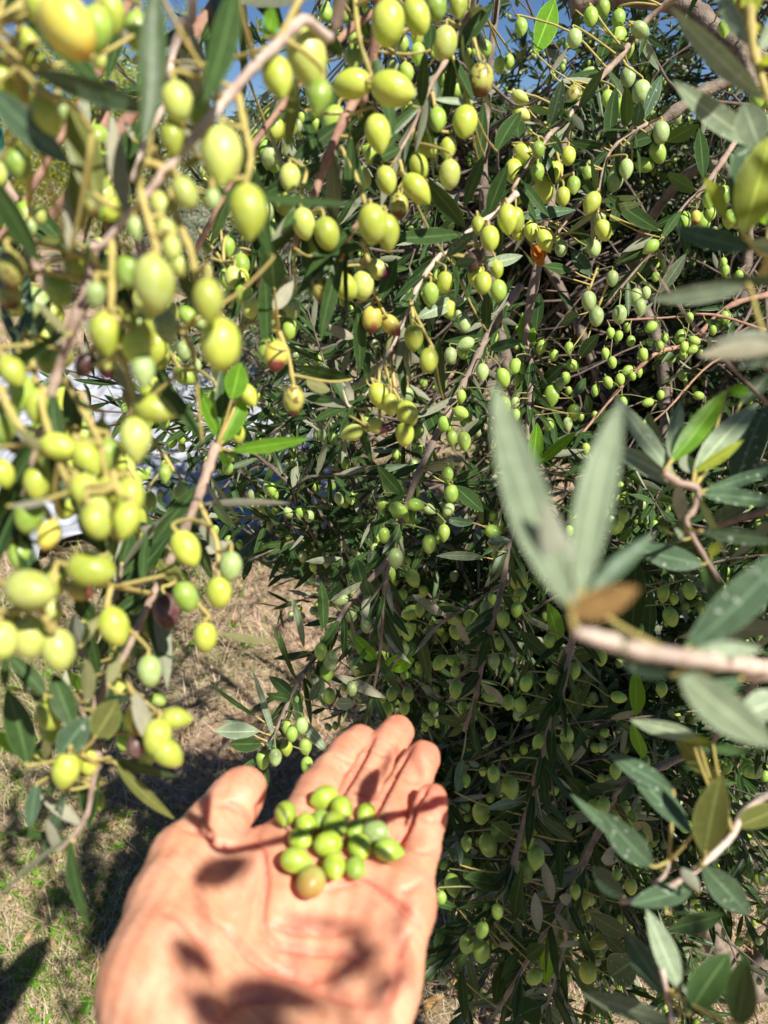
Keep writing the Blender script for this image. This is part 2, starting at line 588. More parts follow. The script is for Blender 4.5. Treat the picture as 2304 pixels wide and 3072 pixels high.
OM = [olive_mesh('olive', 18, 22, p, f, M['o_sun']) for p, f in ((0.25, .390), (0.7, .368), (1.35, .352), (0.4, .378))]


def slerp_rot(vdir):
    return Vector((0, 0, -1)).rotation_difference(Vector(vdir))


def put_olive(parent, top, vdir, L, mat, name='olive', variant=None, fatk=1.0, label=None):
    me = OM[rng.integers(0, 4) if variant is None else variant]
    o = bpy.data.objects.new(name, me)
    COL.objects.link(o)
    o.rotation_mode = 'QUATERNION'
    o.rotation_quaternion = slerp_rot(vdir) @ Quaternion((0, 0, 1), random.uniform(0, 6.28))
    o.scale = (L * fatk, L * fatk, L)
    if parent is not None:
        o.parent = parent
        o.location = Vector(top) - parent.location
    else:
        o.location = top
    o.material_slots[0].link = 'OBJECT'
    o.material_slots[0].material = M[mat]
    if label:
        o['label'] = label
    return o


TILE = {c: ((i % 3) * 768, (i // 3) * 768) for i, c in enumerate(['00', '10', '20', '01', '11', '21', '02', '12', '22'])}
TILE['L'] = (1300, 2304)
TS = 768 / 1659.0


def tp(tile, x, y):
    ox, oy = TILE[tile]
    return ox + x * TS, oy + y * TS


CAMV = Vector((0, 0, CAMZ))
IMG_R = Vector((1, 0, 0))
IMG_U = Vector((0, SP, CP))
IMG_F = Vector((0, CP, -SP))


def lit_ground(Q, prob):
    """leaves that would throw their shadow on the sunny patch of grass left of the tree"""
    g = Q - np.array(SUN)[None] * (Q[:, 2] / SUN.z)[:, None]
    gx, gy, _ = pix(g)
    edge = 440 + 60 * np.sin(gy * .01)
    return (gx > edge) & (gx < 1060) & (gy > 1690) & (gy < 2230 + 50 * np.sin(gx * .012)) & (rng.uniform(0, 1, len(Q)) < prob)


def make_branch(label, nodes, olives, leafs, width, group, tile_olives=None, twig='twig', depth=None, proc=0, proc_len=(0.030, 0.042),
                stalks=(), side=(), olive_mats=('o_sun',), leaf_mats=('leaf',), name='olive_branch', proc_mat='leaf', knob=0.25, lead=None, stalk_mat='stalk'):
    """nodes: [(sx, sy, d)] source pixels; olives: (tile,x,y,len[,angle[,mat]]) ; leafs: (tile,x0,y0,x1,y1,w[,mat[,flip]])"""
    pts = [P(*q) for q in nodes]
    if lead == 'sun':
        lead = [pts[0] + SUN * .34 + Vector((.03, .0, .02)), pts[0] + SUN * .14]
    if lead:                                 # continue the wood out of the frame
        pts = [Vector(v) for v in lead] + pts
    path = catmull(pts, 6)
    R = root(name, pts[0], label, 'branch', group)
    parts = [tube(path, width, width * 0.45, 8, knob, 5)]
    allpts = [path]
    for s in side:                           # woody side shoots
        sp = catmull([P(*q) for q in s], 5)
        sv, sf = tube(sp, width * 0.5, width * 0.28, 7, 0.2, 4)
        link('side_shoot', raw_mesh('side_shoot', sv - sp[0], sf, M[twig]), R, Vector(sp[0]))
        allpts.append(sp)
    V, F = merge(parts)
    link('stem', raw_mesh('stem', V - np.array(pts[0]), F, M[twig]), R, pts[0])
    stk = []
    for s in stalks:
        sp = catmull([P(*q) for q in s], 5)
        allpts.append(sp)
        stk.append(tube(sp, 0.0011, 0.0009, 7, 0.15, 4))
    if stk:
        for V, F in stk:
            o0 = Vector(V[0])
            link('fruit_stalk', raw_mesh('fruit_stalk', V - np.array(o0), F, M['stalk']), R, o0)
    AP = np.vstack(allpts)
    apx, apy, apd = pix(AP)

    def dep(sx, sy):
        i = np.argmin((apx - sx) ** 2 + (apy - sy) ** 2)
        return apd[i]
    for q in olives:
        tile, x, y, ln = q[:4]
        ang = q[4] if len(q) > 4 and q[4] is not None else random.uniform(-14, 14)
        mt = q[5] if len(q) > 5 else random.choice(olive_mats)
        cx, cy = tp(tile, x, y)
        d = dep(cx, cy) * random.uniform(0.95, 1.04)
        if len(q) > 6:
            d = q[6]
        L = ln / 4990.0 * d
        a = math.radians(ang)
        vd = (IMG_R * math.sin(a) - IMG_U * math.cos(a) + IMG_F * random.uniform(-0.15, 0.25)).normalized()
        c = P(cx, cy, d)
        top = c - vd * L * 0.5
        o = put_olive(R, top, vd, L, mt)
        # fruit stalk to the nearest wood or panicle above
        tpx, tpy, _ = pix(np.array(top))
        cost = np.linalg.norm(AP - np.array(top), axis=1) + 0.9 * np.maximum(0, (apy - tpy[0]) / FPX * d)
        cost = cost + rng.uniform(0, .010, len(cost)) * (d / .5)
        i = int(np.argmin(cost))
        A = Vector(AP[i])
        dist = (A - top).length
        ctrl = (A + top) / 2 + Vector((0, 0, 0.10 * dist)) + IMG_R * random.uniform(-.12, .12) * dist
        t2 = top - vd * min(0.003, dist * 0.3)
        pp = catmull([A, ctrl, t2, top + vd * L * 0.03], 3)
        rr = np.linspace(0.0009, 0.0007, len(pp)) * (.72 if stalk_mat != 'stalk' else 1)
        rr[-1] *= 1.9
        V, F = tube(pp, rr, None, 6)
        Q = (o.matrix_basis.to_3x3())
        st = link('stalk', raw_mesh('stalk', V - np.array(top), F, M[stalk_mat]))
        st.parent = o
        st.matrix_parent_inverse = (Matrix.LocRotScale(Vector((0, 0, 0)), o.rotation_quaternion, o.scale)).inverted()
    for q in leafs:
        tile, x0, y0, x1, y1, wd = q[:6]
        mt = q[6] if len(q) > 6 else random.choice(leaf_mats)
        flip = q[7] if len(q) > 7 else 0
        s0 = tp(tile, x0, y0)
        s1 = tp(tile, x1, y1)
        d0 = dep(*s0)
        if len(q) > 8:
            d0 = q[8]
        d1 = d0 * random.uniform(0.93, 1.08)
        b0, b1 = P(*s0, d0), P(*s1, d1)
        L = (b1 - b0).length
        Wd = wd / 4990.0 * d0 * 1.04
        nv = -(b0 - CAMV).normalized() * -1
        nv = (CAMV - b0).normalized()
        dirv = (b1 - b0).normalized()
        sidev = dirv.cross(nv)
        rk = .2 if wd >= 180 else 1
        nv = (nv + sidev * random.uniform(-.7, .7) * rk + dirv.cross(sidev) * random.uniform(-.3, .3) * rk).normalized()
        if flip:
            nv = -nv
        V, F, UV = leaves(np.array(b0) - np.array(b0), np.array(dirv), np.array(nv), L * 1.0, Wd, random.uniform(.12, .32), random.uniform(-.03, .05), rows=11, wave=0.02)
        # petiole
        i = int(np.argmin(np.linalg.norm(AP - np.array(b0), axis=1)))
        A = Vector(AP[i]) - b0
        lf = link('leaf', raw_mesh('leaf', V, F, M[mt], UV), R, b0)
        if 0.0008 < A.length < 0.07:
            pv = catmull([A, A * 0.4 + Vector((0, 0, -.05 * A.length)), -dirv * 0.0 + Vector((0, 0, 0)), dirv * L * 0.05], 3)
            V, F = tube(pv, 0.0007, 0.0004, 6)
            pe = link('petiole', raw_mesh('petiole', V, F, M['stalk']))
            pe.parent = lf
    if proc:
        B, D, NN = [], [], []
        for k in range(proc):
            ap = allpts[0] if (len(allpts) == 1 or random.random() < .8 or not side) else allpts[1 + random.randrange(len(side))]
            i = random.randrange(max(0, len(ap) // 12), len(ap) - 1)
            tg = unit(ap[min(i + 1, len(ap) - 1)] - ap[max(i - 1, 0)])
            rd = unit(rng.normal(size=3))
            dv = unit(tg * 0.75 + rd * 0.8 + np.array([0, 0.1, -0.35]))
            B.append(ap[i]); D.append(dv); NN.append(unit(rng.normal(size=3) + np.array([0.2, -0.6, 0.8])))
        kp = ~lit_ground(np.array(B), .8)
        B, D, NN = np.array(B)[kp], np.array(D)[kp], np.array(NN)[kp]
        n = len(B)
        V, F, UV = leaves(np.array(B), np.array(D), np.array(NN), rng.uniform(*proc_len, n), rng.uniform(0.0055, 0.0078, n), rng.uniform(.1, .4, n), rng.uniform(-.05, .12, n), rows=7)
        o = link('foliage', raw_mesh('foliage', V - np.array(pts[0]), F, M[proc_mat], UV), R, pts[0])
        o['kind'] = 'stuff'
    return R


#PART2
# ------------------------------------------------------------------ the ground, the sheet, the hill
def ground():
    def grid(x0, x1, y0, y1, nx, ny, f):
        xs, ys = np.linspace(x0, x1, nx), np.linspace(y0, y1, ny)
        X, Y = np.meshgrid(xs, ys)
        V = np.stack([X, Y, f(X, Y)], -1).reshape(-1, 3)
        i = np.arange((ny - 1) * nx).reshape(ny - 1, nx)[:, :-1].ravel()
        return V, np.stack([i, i + 1, i + nx + 1, i + nx], 1)
    gz = lambda X, Y: 0.018 * np.sin(X * 3.1 + Y) * np.cos(Y * 2.3) + 0.012 * np.sin(X * 9 + 2 * np.cos(Y * 7))
    V, F = grid(-6, 6, -3, 10, 120, 130, gz)
    # one sheet: the outer ring of the grid is stretched to the horizon
    e = (V[:, 0] < -5.95) | (V[:, 0] > 5.95) | (V[:, 1] < -2.95) | (V[:, 1] > 9.95)
    V[e, 0] *= 60
    V[e & (V[:, 1] > 0), 1] = np.where(V[e & (V[:, 1] > 0), 1] > 9.9, 400, V[e & (V[:, 1] > 0), 1])
    V[e & (V[:, 1] < -2.9), 1] = -100
    V[e, 2] = 0
    tag(link('ground', raw_mesh('ground', V, F, M['ground'])), kind='structure')
    # rising hillside far behind
    def hz(X, Y):
        t = np.clip((Y - 45) / 60, 0, 1)
        return -0.3 + t * t * (3 - 2 * t) * (3.0 + 2.4 * np.sin(X * 0.028 + 1.0) + 1.4 * np.sin(X * 0.11) + 0.9 * np.sin(X * .31 + Y * .2)) + 0.35 * np.sin(X * 1.1 + Y * .7) * np.sin(Y * 0.9)
    V, F = grid(-150, 150, 40, 110, 220, 60, hz)
    tag(link('hill', raw_mesh('hill', V, F, M['hill'])), kind='structure')
    return grid


grid = ground()


def ground_z(x, y):
    return 0.018 * np.sin(x * 3.1 + y) * np.cos(y * 2.3) + 0.012 * np.sin(x * 9 + 2 * np.cos(y * 7))


def blades(n, cols):
    """n grass blades, each a bent strip of two quads"""
    x, y, h, wd, tilt, az = cols
    z = ground_z(x, y)
    up = np.stack([np.cos(az) * np.sin(tilt), np.sin(az) * np.sin(tilt), np.cos(tilt)], 1)
    sd = np.stack([-np.sin(az), np.cos(az), np.zeros(n)], 1)
    b = np.stack([x, y, z - 0.002], 1)
    bend = np.stack([np.cos(az), np.sin(az), -0.8 * np.ones(n)], 1) * (h * rng.uniform(0.0, 0.35, n))[:, None]
    m = b + up * (h * .55)[:, None]
    t = b + up * h[:, None] + bend
    t[:, 2] = np.maximum(t[:, 2], z + .004)
    s = sd * (wd / 2)[:, None]
    V = np.stack([b - s, b + s, m - s * .8, m + s * .8, t - s * .15, t + s * .15], 1).reshape(-1, 3)
    f = np.array([(0, 1, 3, 2), (2, 3, 5, 4)])
    F = (f[None] + (np.arange(n) * 6)[:, None, None]).reshape(-1, 4)
    return V, F


def scatter_ground(n, ymin=0.75, ymax=7.5):
    v = rng.uniform(0, 1, n)
    y = ymin * (ymax / ymin) ** v
    x = rng.uniform(-1, 1, n) * (0.35 + y * 0.62)
    return x, y


def patch(x, y):
    return np.sin(x * 2.6 + 1.3 * np.sin(y * 2.1)) * np.cos(y * 3.3 + .6 * x) + 0.5 * np.sin(x * 7.1 + y * 5.3)


n = 62000
x, y = scatter_ground(n)
k = 0.6 + 0.35 * y
V, F = blades(n, (x, y, rng.uniform(.03, .11, n) * k ** .5, rng.uniform(.0010, .0024, n) * k, rng.uniform(0.75, 1.52, n), rng.uniform(0, 6.283, n)))
tag(link('dry_grass', raw_mesh('dry_grass', V, F, M['straw'], smooth=False)), 'dry straw coloured cut grass lying over the ground', 'dry grass', kind='stuff')
n = 60000
x, y = scatter_ground(n)
keep = (patch(x, y) + rng.normal(0, .5, n)) > 0.15
x, y = x[keep], y[keep]
n = len(x)
k = 0.6 + 0.35 * y
V, F = blades(n, (x, y, rng.uniform(.02, .065, n) * k ** .5, rng.uniform(.0016, .0034, n) * k, rng.uniform(0.0, 0.9, n), rng.uniform(0, 6.283, n)))
tag(link('green_grass', raw_mesh('green_grass', V, F, M['grass'], smooth=False)), 'short green grass sprouting through the dry straw', 'grass', kind='stuff')
# low broad-leaved weeds
n = 700
cx, cy = scatter_ground(n, 0.8, 5)
keep = patch(cx, cy) > -.1
cx, cy = cx[keep], cy[keep]
B, D, NN, L = [], [], [], []
for a, b_ in zip(cx, cy):
    for j in range(8):
        th = rng.uniform(0, 6.28)
        B.append((a + rng.normal(0, .012), b_ + rng.normal(0, .012), ground_z(a, b_) + rng.uniform(.005, .03)))
        D.append((math.cos(th), math.sin(th), rng.uniform(.1, .8)))
        NN.append((rng.normal(0, .3), rng.normal(0, .3), 1))
        L.append(rng.uniform(.012, .026))
V, F, UV = leaves(np.array(B), np.array(D), np.array(NN), np.array(L), np.array(L) * .55, .2, .1, rows=5)
tag(link('weeds', raw_mesh('weeds', V, F, M['leaf_bright'], UV)), 'small broad leaved green weeds among the dry grass', 'weeds', kind='stuff')


n = 900
x, y = scatter_ground(n, .85, 4.5)
V, F, UV = leaves(np.stack([x, y, ground_z(x, y) + rng.uniform(.008, .03, n)], 1), np.stack([rng.normal(size=n), rng.normal(size=n), rng.uniform(-.1, .3, n)], 1), np.stack([rng.normal(0, .3, n), rng.normal(0, .3, n), np.where(rng.uniform(size=n) < .5, 1, -1)], 1), rng.uniform(.035, .055, n), rng.uniform(.007, .011, n), .2, .05, rows=5)
tag(link('fallen_leaves', raw_mesh('fallen_leaves', V, F, M['leaf_brown'], UV)), 'dry fallen olive leaves scattered over the straw', 'leaf litter', kind='stuff')


def tarp():
    nx, ny = 260, 150
    u, v = np.meshgrid(np.linspace(0, 1, nx), np.linspace(0, 1, ny))
    X = -4.2 + 4.0 * u
    Y = 3.02 + 2.75 * v + 0.14 * np.sin(u * 17) + .10 * np.sin(u * 41 + 1) + 0.05 * np.sin(u * 90)
    r = lambda a, b, c: np.abs(np.sin(X * a + b * np.sin(Y * c) + 1.7 * np.sin(X * a * .37)))
    Z = 0.03 + 0.07 * (1 - r(2.1, 1.4, 1.9)) ** 2 + 0.04 * (1 - np.abs(np.sin(Y * 5.2 + 1.6 * np.sin(X * 2.7)))) ** 2 \
        + 0.035 * (1 - np.abs(np.sin(X * 9 + Y * 6 + 2 * np.sin(Y * 4)))) + 0.02 * (1 - np.abs(np.sin(X * 21 - Y * 17 + 2 * np.sin(X * 6)))) \
        + 0.008 * np.sin(X * 47 + Y * 39)
    edge = np.minimum(np.minimum(v, 1 - v) * 12, 1)
    Z = Z * edge ** .5 + 0.02 + 0.05 * (1 - edge) * (np.sin(X * 13) > .2)
    V = np.stack([X, Y, Z], -1).reshape(-1, 3)
    i = np.arange((ny - 1) * nx).reshape(ny - 1, nx)[:, :-1].ravel()
    F = np.stack([i, i + 1, i + nx + 1, i + nx], 1)
    o = link('harvest_sheet', raw_mesh('harvest_sheet', V, F, M['tarp']))
    m = o.modifiers.new('thick', 'SOLIDIFY')
    m.thickness = 0.003
    tag(o, 'crumpled white plastic harvest sheet spread on the grass behind the branches', 'sheet')


tarp()
pth = catmull([P(60, 1000, 8.5), P(160, 985, 9), P(260, 990, 9.2), P(340, 975, 9.4)], 6)
pth[:, 2] = 0.06
V, F = tube(pth, .009, .009, 8)
tag(link('red_hose', raw_mesh('red_hose', V, F, M['red'])), 'thin red hose lying on the bare ground beyond the white sheet', 'hose')


# ------------------------------------------------------------------ the far trees
def far_tree(name, label, cat, cx, cy, h, rx, rz, n, mat, L, group=None, bark='bark', cz=None, clump=26):
    R = root(name, (cx, cy, 0), label, cat, group)
    cz = cz if cz is not None else h - rz
    tr = catmull([(0, 0, -.05), (.05 * rx, 0, h * .18), (-.06 * rx, .03, h * .36), (.02, 0, cz)], 5)
    parts = [tube(tr, .05 * h, .02 * h, 8)]
    cs = unit(rng.normal(size=(clump, 3))) * rng.uniform(.25, .95, (clump, 1)) ** .6 * np.array([rx, rx, rz]) + np.array([0, 0, cz])
    for c in cs[:14]:
        parts.append(tube(catmull([tr[8], (tr[8] + c) / 2 + rng.normal(0, .06, 3), c], 4), .014 * h, .004 * h, 6))
    V, F = merge(parts)
    link('trunk', raw_mesh('trunk', V, F, M[bark]), R, (cx, cy, 0))
    # foliage: sprays of leaves round each clump
    ns = n // 12
    ci = cs[rng.integers(0, clump, ns)] + rng.normal(0, .20, (ns, 3)) * np.array([rx, rx, rz])
    sd = unit(rng.normal(size=(ns, 3)) + np.array([0, 0, .25]))
    B = np.repeat(ci, 12, 0) + np.repeat(sd, 12, 0) * np.tile(np.linspace(0, 1, 12), ns)[:, None] * L * 3
    D = unit(np.repeat(sd, 12, 0) * .8 + rng.normal(0, .6, (ns * 12, 3)))
    NN = rng.normal(size=(ns * 12, 3)) + np.array([.1, -.3, .6])
    V, F, UV = leaves(B, D, NN, rng.uniform(.7, 1.2, ns * 12) * L, rng.uniform(.16, .24, ns * 12) * L, .2, .05, rows=4)
    link('crown', raw_mesh('crown', V, F, M[mat], UV), R, (cx, cy, 0))
    return R


GT = 'olive trees standing farther back in the grove'
far_tree('shrub', 'bright yellow green leafy tree at the upper left behind the hanging olives', 'tree', -2.75, 9.2, 3.1, 1.3, 1.2, 22000, 'leaf_shrub', .07, clump=34)
far_tree('shrub', 'yellow green bush showing beside the dark hanging leaves at the top left', 'bush', -4.6, 9.9, 2.7, 1.0, 1.1, 9000, 'leaf_shrub', .07)
far_tree('olive_tree', 'pale grey green olive tree seen between the sunlit twigs left of the middle', 'tree', -0.9, 5.6, 1.75, 1.15, .8, 17000, 'leaf_far', .055, GT)
far_tree('olive_tree', 'olive tree in the distance above the white sheet on the left', 'tree', -3.3, 12.5, 2.0, 1.7, .8, 10000, 'leaf_far', .09, GT)
far_tree('olive_tree', 'silvery olive tree beyond the main tree at the upper middle', 'tree', 1.1, 6.6, 1.8, 1.3, .8, 13000, 'leaf_far', .06, GT)
far_tree('olive_tree', 'low pale olive tree under the sky gap at the upper right', 'tree', 3.2, 7.4, 1.75, 1.6, .8, 14000, 'leaf_far', .06, GT)
far_tree('olive_tree', 'distant olive tree at the right edge before the hillside', 'tree', 5.2, 9.6, 1.9, 1.6, 1.0, 8000, 'leaf_far', .08, GT)
far_tree('scrub_tree', 'greyish bare looking scrub tree on the slope at the upper right', 'tree', 6.2, 16.0, 2.6, 2.3, 1.1, 9000, 'leaf_under', .11, bark='twig_grey')


def teal_cloth():
    c = P(60, 480, 4.6)
    u, v = np.meshgrid(np.linspace(-1, 1, 40), np.linspace(0, 1, 40))
    X = u * (0.17 + .06 * v) + .02 * np.sin(v * 9)
    Z = -v * .28 - 0.05 * np.cos(u * 3)
    Y = .05 * np.sin(u * 11 + v * 3) + .04 * np.sin(u * 23) * v + .03 * v
    V = np.stack([X, Y, Z], -1).reshape(-1, 3)
    i = np.arange(39 * 40).reshape(39, 40)[:, :-1].ravel()
    o = link('cloth', raw_mesh('cloth', V, np.stack([i, i + 1, i + 41, i + 40], 1), M['teal']), None, c + Vector((-.25, 0, .16)))
    m = o.modifiers.new('thick', 'SOLIDIFY')
    m.thickness = .004
    tag(o, 'teal green cloth hanging behind the leaves at the left edge', 'cloth')


teal_cloth()
# ------------------------------------------------------------------ the near and middle branches
GL = 'sunlit olive branches hanging on the left'
GM = 'olive branches hanging in the middle'
GR = 'blurred leafy shoots on the right'


def S(tile, *xyd):
    """list of (x, y, d) in tile pixels -> source nodes"""
    return [(*tp(tile, a, b), c) for a, b, c in xyd]


# A: pale diagonal twig from the top centre down to the left
make_branch('pale sunlit twig slanting down left from the top centre, carrying the biggest olives',
    S('10', (560, -60, .235), (300, 130, .23), (130, 300, .225), (0, 420, .22)) + S('00', (1450, 660, .215), (1200, 960, .21), (930, 1290, .21), (680, 1570, .215), (590, 1600, .215)),
    [('00', 1437, 1010, 385, 0, 'o_pale'), ('00', 1610, 1370, 350, 3, 'o_sun'), ('00', 1150, 660, 255, 8, 'o_pale'), ('00', 1120, 900, 215, 5, 'o_sun'),
     ('10', 330, 380, 370, 14, 'o_pale'), ('10', 140, 500, 285, 14, 'o_sun'), ('10', 410, 630, 240, -8, 'o_green'), ('00', 1200, 1250, 210, 25, 'o_pale'),
     ('00', 1040, 1330, 180, 12, 'o_pale'), ('00', 1080, 1510, 190, 15, 'o_pale'), ('00', 1115, 1610, 160, 10, 'o_pale'), ('00', 880, 1480, 150, 5, 'o_grey'),
     ('00', 1285, 720, 180, -10, 'o_green'), ('01', 1000, 180, 370, 5, 'o_pale', .20), ('01', 1350, 290, 285, 0, 'o_sun'), ('01', 1430, 570, 340, 2, 'o_sun', .205),
     ('01', 830, 100, 215, 0, 'o_green'), ('01', 685, 500, 280, 5, 'o_sun', .215), ('01', 910, 470, 250, 35, 'o_sun'), ('01', 1080, 460, 210, 8, 'o_grey'),
     ('01', 880, 590, 240, 20, 'o_sun'), ('01', 930, 740, 220, 5, 'o_grey'), ('01', 692, 700, 190, 0, 'o_tip', .24), ('01', 550, 705, 180, -35, 'o_dark', .24),
     ('01', 620, 250, 170, -8, 'o_grey'), ('01', 1000, 990, 275, 72, 'o_sun', .225), ('01', 880, 1185, 290, 2, 'o_pale', .225), ('00', 1380, 1290, 130, 0, 'o_grey'),
     ('00', 600, 1340, 140, 20, 'o_brown'), ('01', 1160, 60, 150, 20, 'o_pale')],
    [('00', 1000, -120, 990, 960, 165, 'leaf', 0, .19), ('00', 1530, -90, 1375, 720, 175, 'leaf', 0, .20), ('00', 990, 720, 190, 445, 150, 'leaf_blue', 0, .2),
     ('00', 820, 1390, 690, 730, 120, 'leaf_under', 1), ('00', 1280, 1235, 2350, 1385, 70, 'leaf', 0, .21), ('00', 1130, 400, 1400, 440, 65, 'leaf_under', 1, .25),
     ('10', 100, 1690, -60, 880, 130, 'leaf', 0, .25), ('10', 260, 480, 225, 990, 85, 'leaf_olive', 0, .27), ('10', 60, 250, 130, 70, 110, 'leaf_bright', 0, .24),
     ('01', 640, 60, 600, -120, 120, 'leaf', 0, .23), ('01', 1310, 1200, 965, 700, 110, 'leaf', 0, .27), ('01', 840, 1040, 785, 670, 60, 'leaf_brown', 1, .25),
     ('01', 1300, 330, 1150, 90, 90, 'leaf', 0, .25), ('01', 560, 700, 560, 560, 50, 'leaf_under', 1, .24), ('00', 1300, 1030, 1180, 1060, 60, 'leaf_olive', 0, .24),
     ('01', 480, 1215, 445, 790, 130, 'leaf', 0, .28)],
    0.0021, GL, twig='twig_pale',
    stalks=[S('00', (1060, 1090, .21), (940, 1050, .205), (900, 1120, .203), (915, 1260, .203), (970, 1450, .202), (1020, 1640, .20)) + S('01', (1000, 10, .2)),
            S('00', (1090, 1230, .212), (1170, 1470, .21), (1240, 1640, .207)) + S('01', (1290, 200, .203), (1430, 400, .203)),
            S('00', (1545, 620, .218), (1580, 800, .215), (1625, 1010, .212), (1595, 1190, .21)),
            S('00', (725, 1560, .215), (725, 1640, .214)) + S('01', (720, 340, .213), (700, 380, .215)),
            S('00', (1280, 850, .214), (1180, 800, .214), (1100, 780, .214)),
            S('01', (790, 640, .225), (870, 900, .225), (880, 1040, .225)),
            S('10', (130, 290, .225), (250, 60, .228), (290, -20, .23)),
            S('01', (1180, 480, .26), (1240, 600, .26), (1260, 680, .26)), S('00', (1010, 960, .212), (1040, 1040, .211))],
    lead=[(0.02, .16, 1.78), (-.0, .19, 1.72)])

# A2: twig at the far upper left
make_branch('olive twig in the upper left corner with golden orange olives',
    S('00', (-60, 180, .19), (60, 340, .19), (280, 600, .192), (470, 680, .195), (600, 850, .20)),
    [('00', 440, 170, 430, 32, 'o_gold', .175), ('00', 270, 50, 300, 20, 'o_sun', .185), ('00', 720, 80, 250, 12, 'o_sun', .22), ('00', 630, 190, 280, -5, 'o_green', .2),
     ('00', 190, 270, 180, 25, 'o_sun', .22), ('00', 210, 390, 200, 60, 'o_sun', .215), ('00', 300, 750, 260, 22, 'o_sun', .195), ('00', 10, 520, 200, 5, 'o_sun', .2),
     ('00', 110, 540, 220, 0, 'o_green', .22), ('00', 400, 700, 180, 15, 'o_grey', .22), ('00', 110, 1050, 230, 20, 'o_green', .21), ('00', 890, 200, 240, 0, 'o_green', .24),
     ('00', 640, 380, 130, 10, 'o_pale', .25), ('00', 60, 380, 160, 0, 'o_pale', .22), ('00', 30, 20, 200, 0, 'o_green', .22), ('00', 250, 1390, 130, 20, 'o_pale', .27),
     ('00', 200, 1480, 110, 0, 'o_grey', .3)],
    [('00', 30, -40, 770, 570, 150, 'leaf', 0, .2), ('00', -80, 560, 430, 1100, 190, 'leaf_blue', 0, .19), ('00', 455, 670, 690, 1370, 200, 'leaf_olive', 0, .21),
     ('00', -90, 1120, 280, 1700, 150, 'leaf', 0, .2), ('00', 450, 1640, 470, 1060, 110, 'leaf_under', 1, .22), ('00', 540, 1500, 450, 950, 120, 'leaf_olive', 0, .22),
     ('00', 850, 240, 690, 190, 60, 'leaf_under', 1, .22), ('00', 880, 420, 900, 330, 80, 'leaf_under', 1, .3), ('00', 120, 60, -60, -60, 120, 'leaf', 0, .2),
     ('00', 420, 1560, 240, 1560, 70, 'leaf_olive', 0, .25)],
    0.0013, GL, twig='stalk', lead=[(-.12, .12, 1.68)])

# A3: reddish woody shoots crossing the upper left
make_branch('reddish brown woody olive shoot crossing behind the pale twig at the upper left',
    S('00', (1560, -120, .36), (1400, 40, .36), (1180, 330, .355), (860, 740, .35), (560, 1120, .35), (280, 1480, .35), (120, 1720, .35)),
    [('10', 100, 990, 130, 5, 'o_deep', .45)], [('10', 560, 360, 380, 110, 90, 'leaf', 0, .36), ('10', 540, -60, 810, 300, 100, 'leaf', 0, .37)],
    0.0042, GL, twig='twig_red', side=[S('00', (860, -60, .33), (740, 260, .33), (560, 600, .33), (300, 1060, .33), (100, 1400, .33), (-60, 1600, .33)),
                                      S('10', (860, 30, .38), (600, 200, .38), (300, 530, .375), (20, 890, .37)) + S('00', (1440, 1290, .37), (1260, 1650, .37))],
    proc=26, lead=[(.05, .30, 1.80)])
# A4: thin pale upright twig at the top left
make_branch('thin pale upright olive twig against the blue sky at the top left',
    S('00', (1250, -80, .28), (1180, 130, .28), (1110, 400, .28), (1090, 620, .275), (950, 900, .27), (850, 1180, .27)),
    [('00', 330, 1660, 10, 0, 'o_grey')][:0], [('00', 1090, 540, 1220, 420, 40, 'leaf', 0), ('00', 860, 900, 840, 790, 40, 'leaf_under', 1)], 0.0018, GL, twig='twig_pale',
    proc=5, lead=[(-.03, .21, 1.74)])

